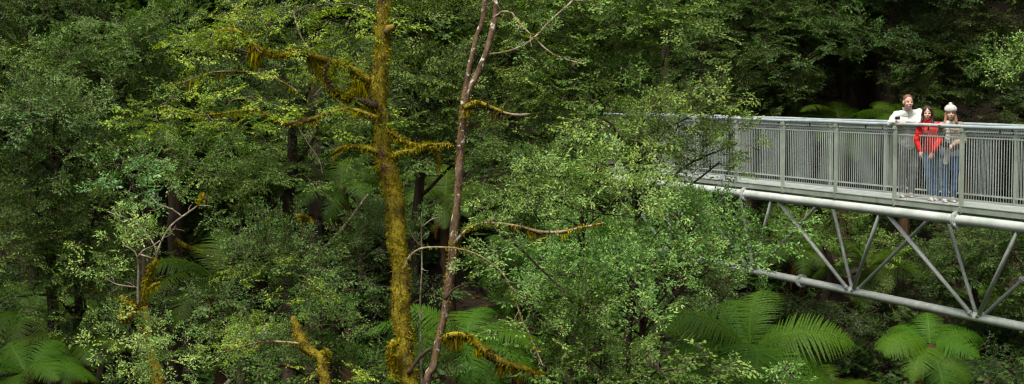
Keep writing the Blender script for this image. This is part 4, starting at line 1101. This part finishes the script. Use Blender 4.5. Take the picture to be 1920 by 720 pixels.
# dead trunks and mossy arms in the dark gaps
def snag(label, pxs, d, seed, bark='dark_bark', moss=0, arms=()):
    p = at(pxs[-1][0], 720, d); root = empty('bare_trunk', (p.x, p.y, gz(p.x, p.y)), label, 'tree trunk')
    pts = [(at(x, y, d), w_ * d / 6000) for x, y, w_ in pxs] + [(Vector((p.x, p.y, gz(p.x, p.y) - .3)), pxs[-1][2] * d / 5000)]
    bm = bmesh.new(); wood_into(bm, pts, .12, 12, .05, .14, 5, seed)
    link('trunk', bm_mesh('trunk', bm, True), root, [M[bark]])
    for i, a in enumerate(arms): limb(root, 'branch', 'moss_bark', a, d - .2, seed + i, moss, .08, n=8, mtone=.3)
snag('dark upright trunk just right of the bright upper crowns above the handrail', [(1245, -80, 18), (1246, 60, 18), (1250, 220, 20)], 40, 301)
snag('thick dark trunk in the black gap above the walkway, left of the man', [(1628, -100, 40), (1625, 80, 42), (1632, 240, 46), (1640, 420, 48)], 42, 302)
snag('slim dark trunk beside the thick one above the walkway', [(1600, 20, 16), (1596, 140, 17), (1602, 260, 18)], 41, 303)
snag('dark trunk in the left hollow with a mossy bough hanging to the right', [(320, 180, 20), (328, 380, 24), (330, 480, 26), (328, 560, 28)], 29, 304, moss=500, arms=[[(330, 450, 10), (360, 468, 10), (400, 478, 10), (430, 492, 8)]])
snag('dark trunk with hooked mossy boughs above the blue-green bush', [(585, 120, 24), (590, 300, 28), (592, 400, 30), (590, 470, 32)], 27.5, 305, moss=400, arms=[[(586, 420, 9), (570, 404, 9), (550, 408, 9), (536, 428, 8), (530, 448, 6)], [(560, 408, 7), (566, 425, 6), (572, 445, 5)]])
snag('dark trunk at the right edge below the truss', [(1905, 470, 20), (1900, 600, 22), (1902, 720, 24)], 36, 307)
snag('dark trunk in the gap at the upper left corner', [(52, -80, 26), (55, 60, 28), (60, 160, 30)], 38, 308)
snag('dark trunk at the top left of centre behind the leafy crowns', [(590, -80, 22), (592, 20, 22), (596, 120, 24)], 36, 309)
# leaning dead pole in the hollow left of the mossy trunk
p0, p1 = at(690, 368, 25.5), at(640, 430, 25.5)
lp = empty('leaning_pole', (p1.x - 1.2, p1.y, gz(p1.x - 1.2, p1.y)), 'thin dead trunk leaning diagonally in the hollow left of the mossy trunk', 'dead trunk')
limb(lp, 'trunk', 'pale_bark', [(690, 366, 5), (665, 400, 8), (640, 430, 9), (560, 530, 11), (300, 900, 14)], 25.5, 310)

# undergrowth and leaf litter over the soil
rg = np.random.RandomState(77)
Pu = []; Du = []; Uu = []; Su = []; Tu = []
for _ in range(19000):
    y = rg.uniform(13, 62); x = rg.uniform(-.42, .46) * y * 1.05
    if noise.noise(Vector((x * .35, y * .35, 9))) < -.18: continue
    z = gz(x, y); a = rg.uniform(0, 6.28)
    Pu.append([x, y, z + rg.uniform(.02, .35)]); Du.append([math.cos(a), math.sin(a), rg.uniform(-.1, .6)]); Uu.append([rg.normal(0, .3), rg.normal(-.3, .3), 1]); Su.append(rg.uniform(.4, .8)); Tu.append(rg.uniform(.2, .6))
tag(link('undergrowth', sprays_mesh('undergrowth', Pu, Du, Uu, Su, Tu, 'coarse', 5), None, [L_['dark'], M['twig']]), 'low dark green undergrowth covering the forest floor', 'undergrowth', kind='stuff')
V = []; tt = []
for _ in range(16000):
    y = rg.uniform(13, 55); x = rg.uniform(-.42, .46) * y * 1.05; z = gz(x, y) + .02 + rg.uniform(0, .03); a = rg.uniform(0, 6.28)
    V += leaf_quad(np.array([x, y, z]), np.array([math.cos(a), math.sin(a), rg.uniform(-.1, .3)]), unit(np.array([rg.normal(0, .3), rg.normal(0, .3), 1])), rg.uniform(.06, .22), .06); tt.append(rg.uniform())
tag(link('leaf_litter', mesh_np('leaf_litter', V, np.arange(len(V)).reshape(-1, 4), tt), None, [L_['litter']]), 'brown fallen leaves on the forest floor', 'leaf litter', kind='stuff')


# ------------------------------------------------------------------ camera, light, render
cam = bpy.data.cameras.new('camera'); co = bpy.data.objects.new('camera', cam); C.objects.link(co)
co.location = (0, 0, EYE); co.rotation_euler = (PI / 2 - PITCH, 0, 0)
cam.sensor_width = 36; cam.lens = 3000 / 1920 * 36; cam.clip_end = 3000; cam.clip_start = .1
cam.dof.use_dof = True; cam.dof.focus_distance = 22; cam.dof.aperture_fstop = 5.6
sc.camera = co
w = bpy.data.worlds.new('World'); sc.world = w; w.use_nodes = True
nt = w.node_tree; bg = nt.nodes['Background']
sky = nt.nodes.new('ShaderNodeTexSky'); sky.sky_type = 'NISHITA'; sky.sun_disc = False
SUN_EL, SUN_AZ = R(64), R(205)      # azimuth clockwise from +Y: high, behind the camera and a little left
sky.sun_elevation = SUN_EL; sky.sun_rotation = SUN_AZ
sky.air_density = 1.0; sky.dust_density = 5.0; sky.ozone_density = 1.0
hsw = nt.nodes.new('ShaderNodeHueSaturation'); hsw.inputs['Saturation'].default_value = .35   # overcast: the cloud takes most of the blue out
nt.links.new(sky.outputs[0], hsw.inputs['Color']); nt.links.new(hsw.outputs[0], bg.inputs[0]); bg.inputs[1].default_value = .07
sun = bpy.data.lights.new('sun', 'SUN'); so = bpy.data.objects.new('sun', sun); C.objects.link(so)
sun.energy = 1.5; sun.angle = R(16); sun.color = (1, .97, .90)
dv = Vector((math.sin(SUN_AZ) * math.cos(SUN_EL), math.cos(SUN_AZ) * math.cos(SUN_EL), math.sin(SUN_EL)))
so.rotation_euler = (-dv).to_track_quat('-Z', 'Y').to_euler(); so.location = (0, 0, 60)
sc.view_settings.view_transform = 'Standard'; sc.view_settings.look = 'None'; sc.view_settings.gamma = 1; sc.view_settings.use_curve_mapping = False
sc.view_settings.exposure = 1.92
sc.cycles.max_bounces = 5; sc.cycles.diffuse_bounces = 3; sc.cycles.glossy_bounces = 2; sc.cycles.transmission_bounces = 3; sc.cycles.transparent_max_bounces = 4
sc.cycles.use_denoising = True
sc.cycles.filter_width = 1.3
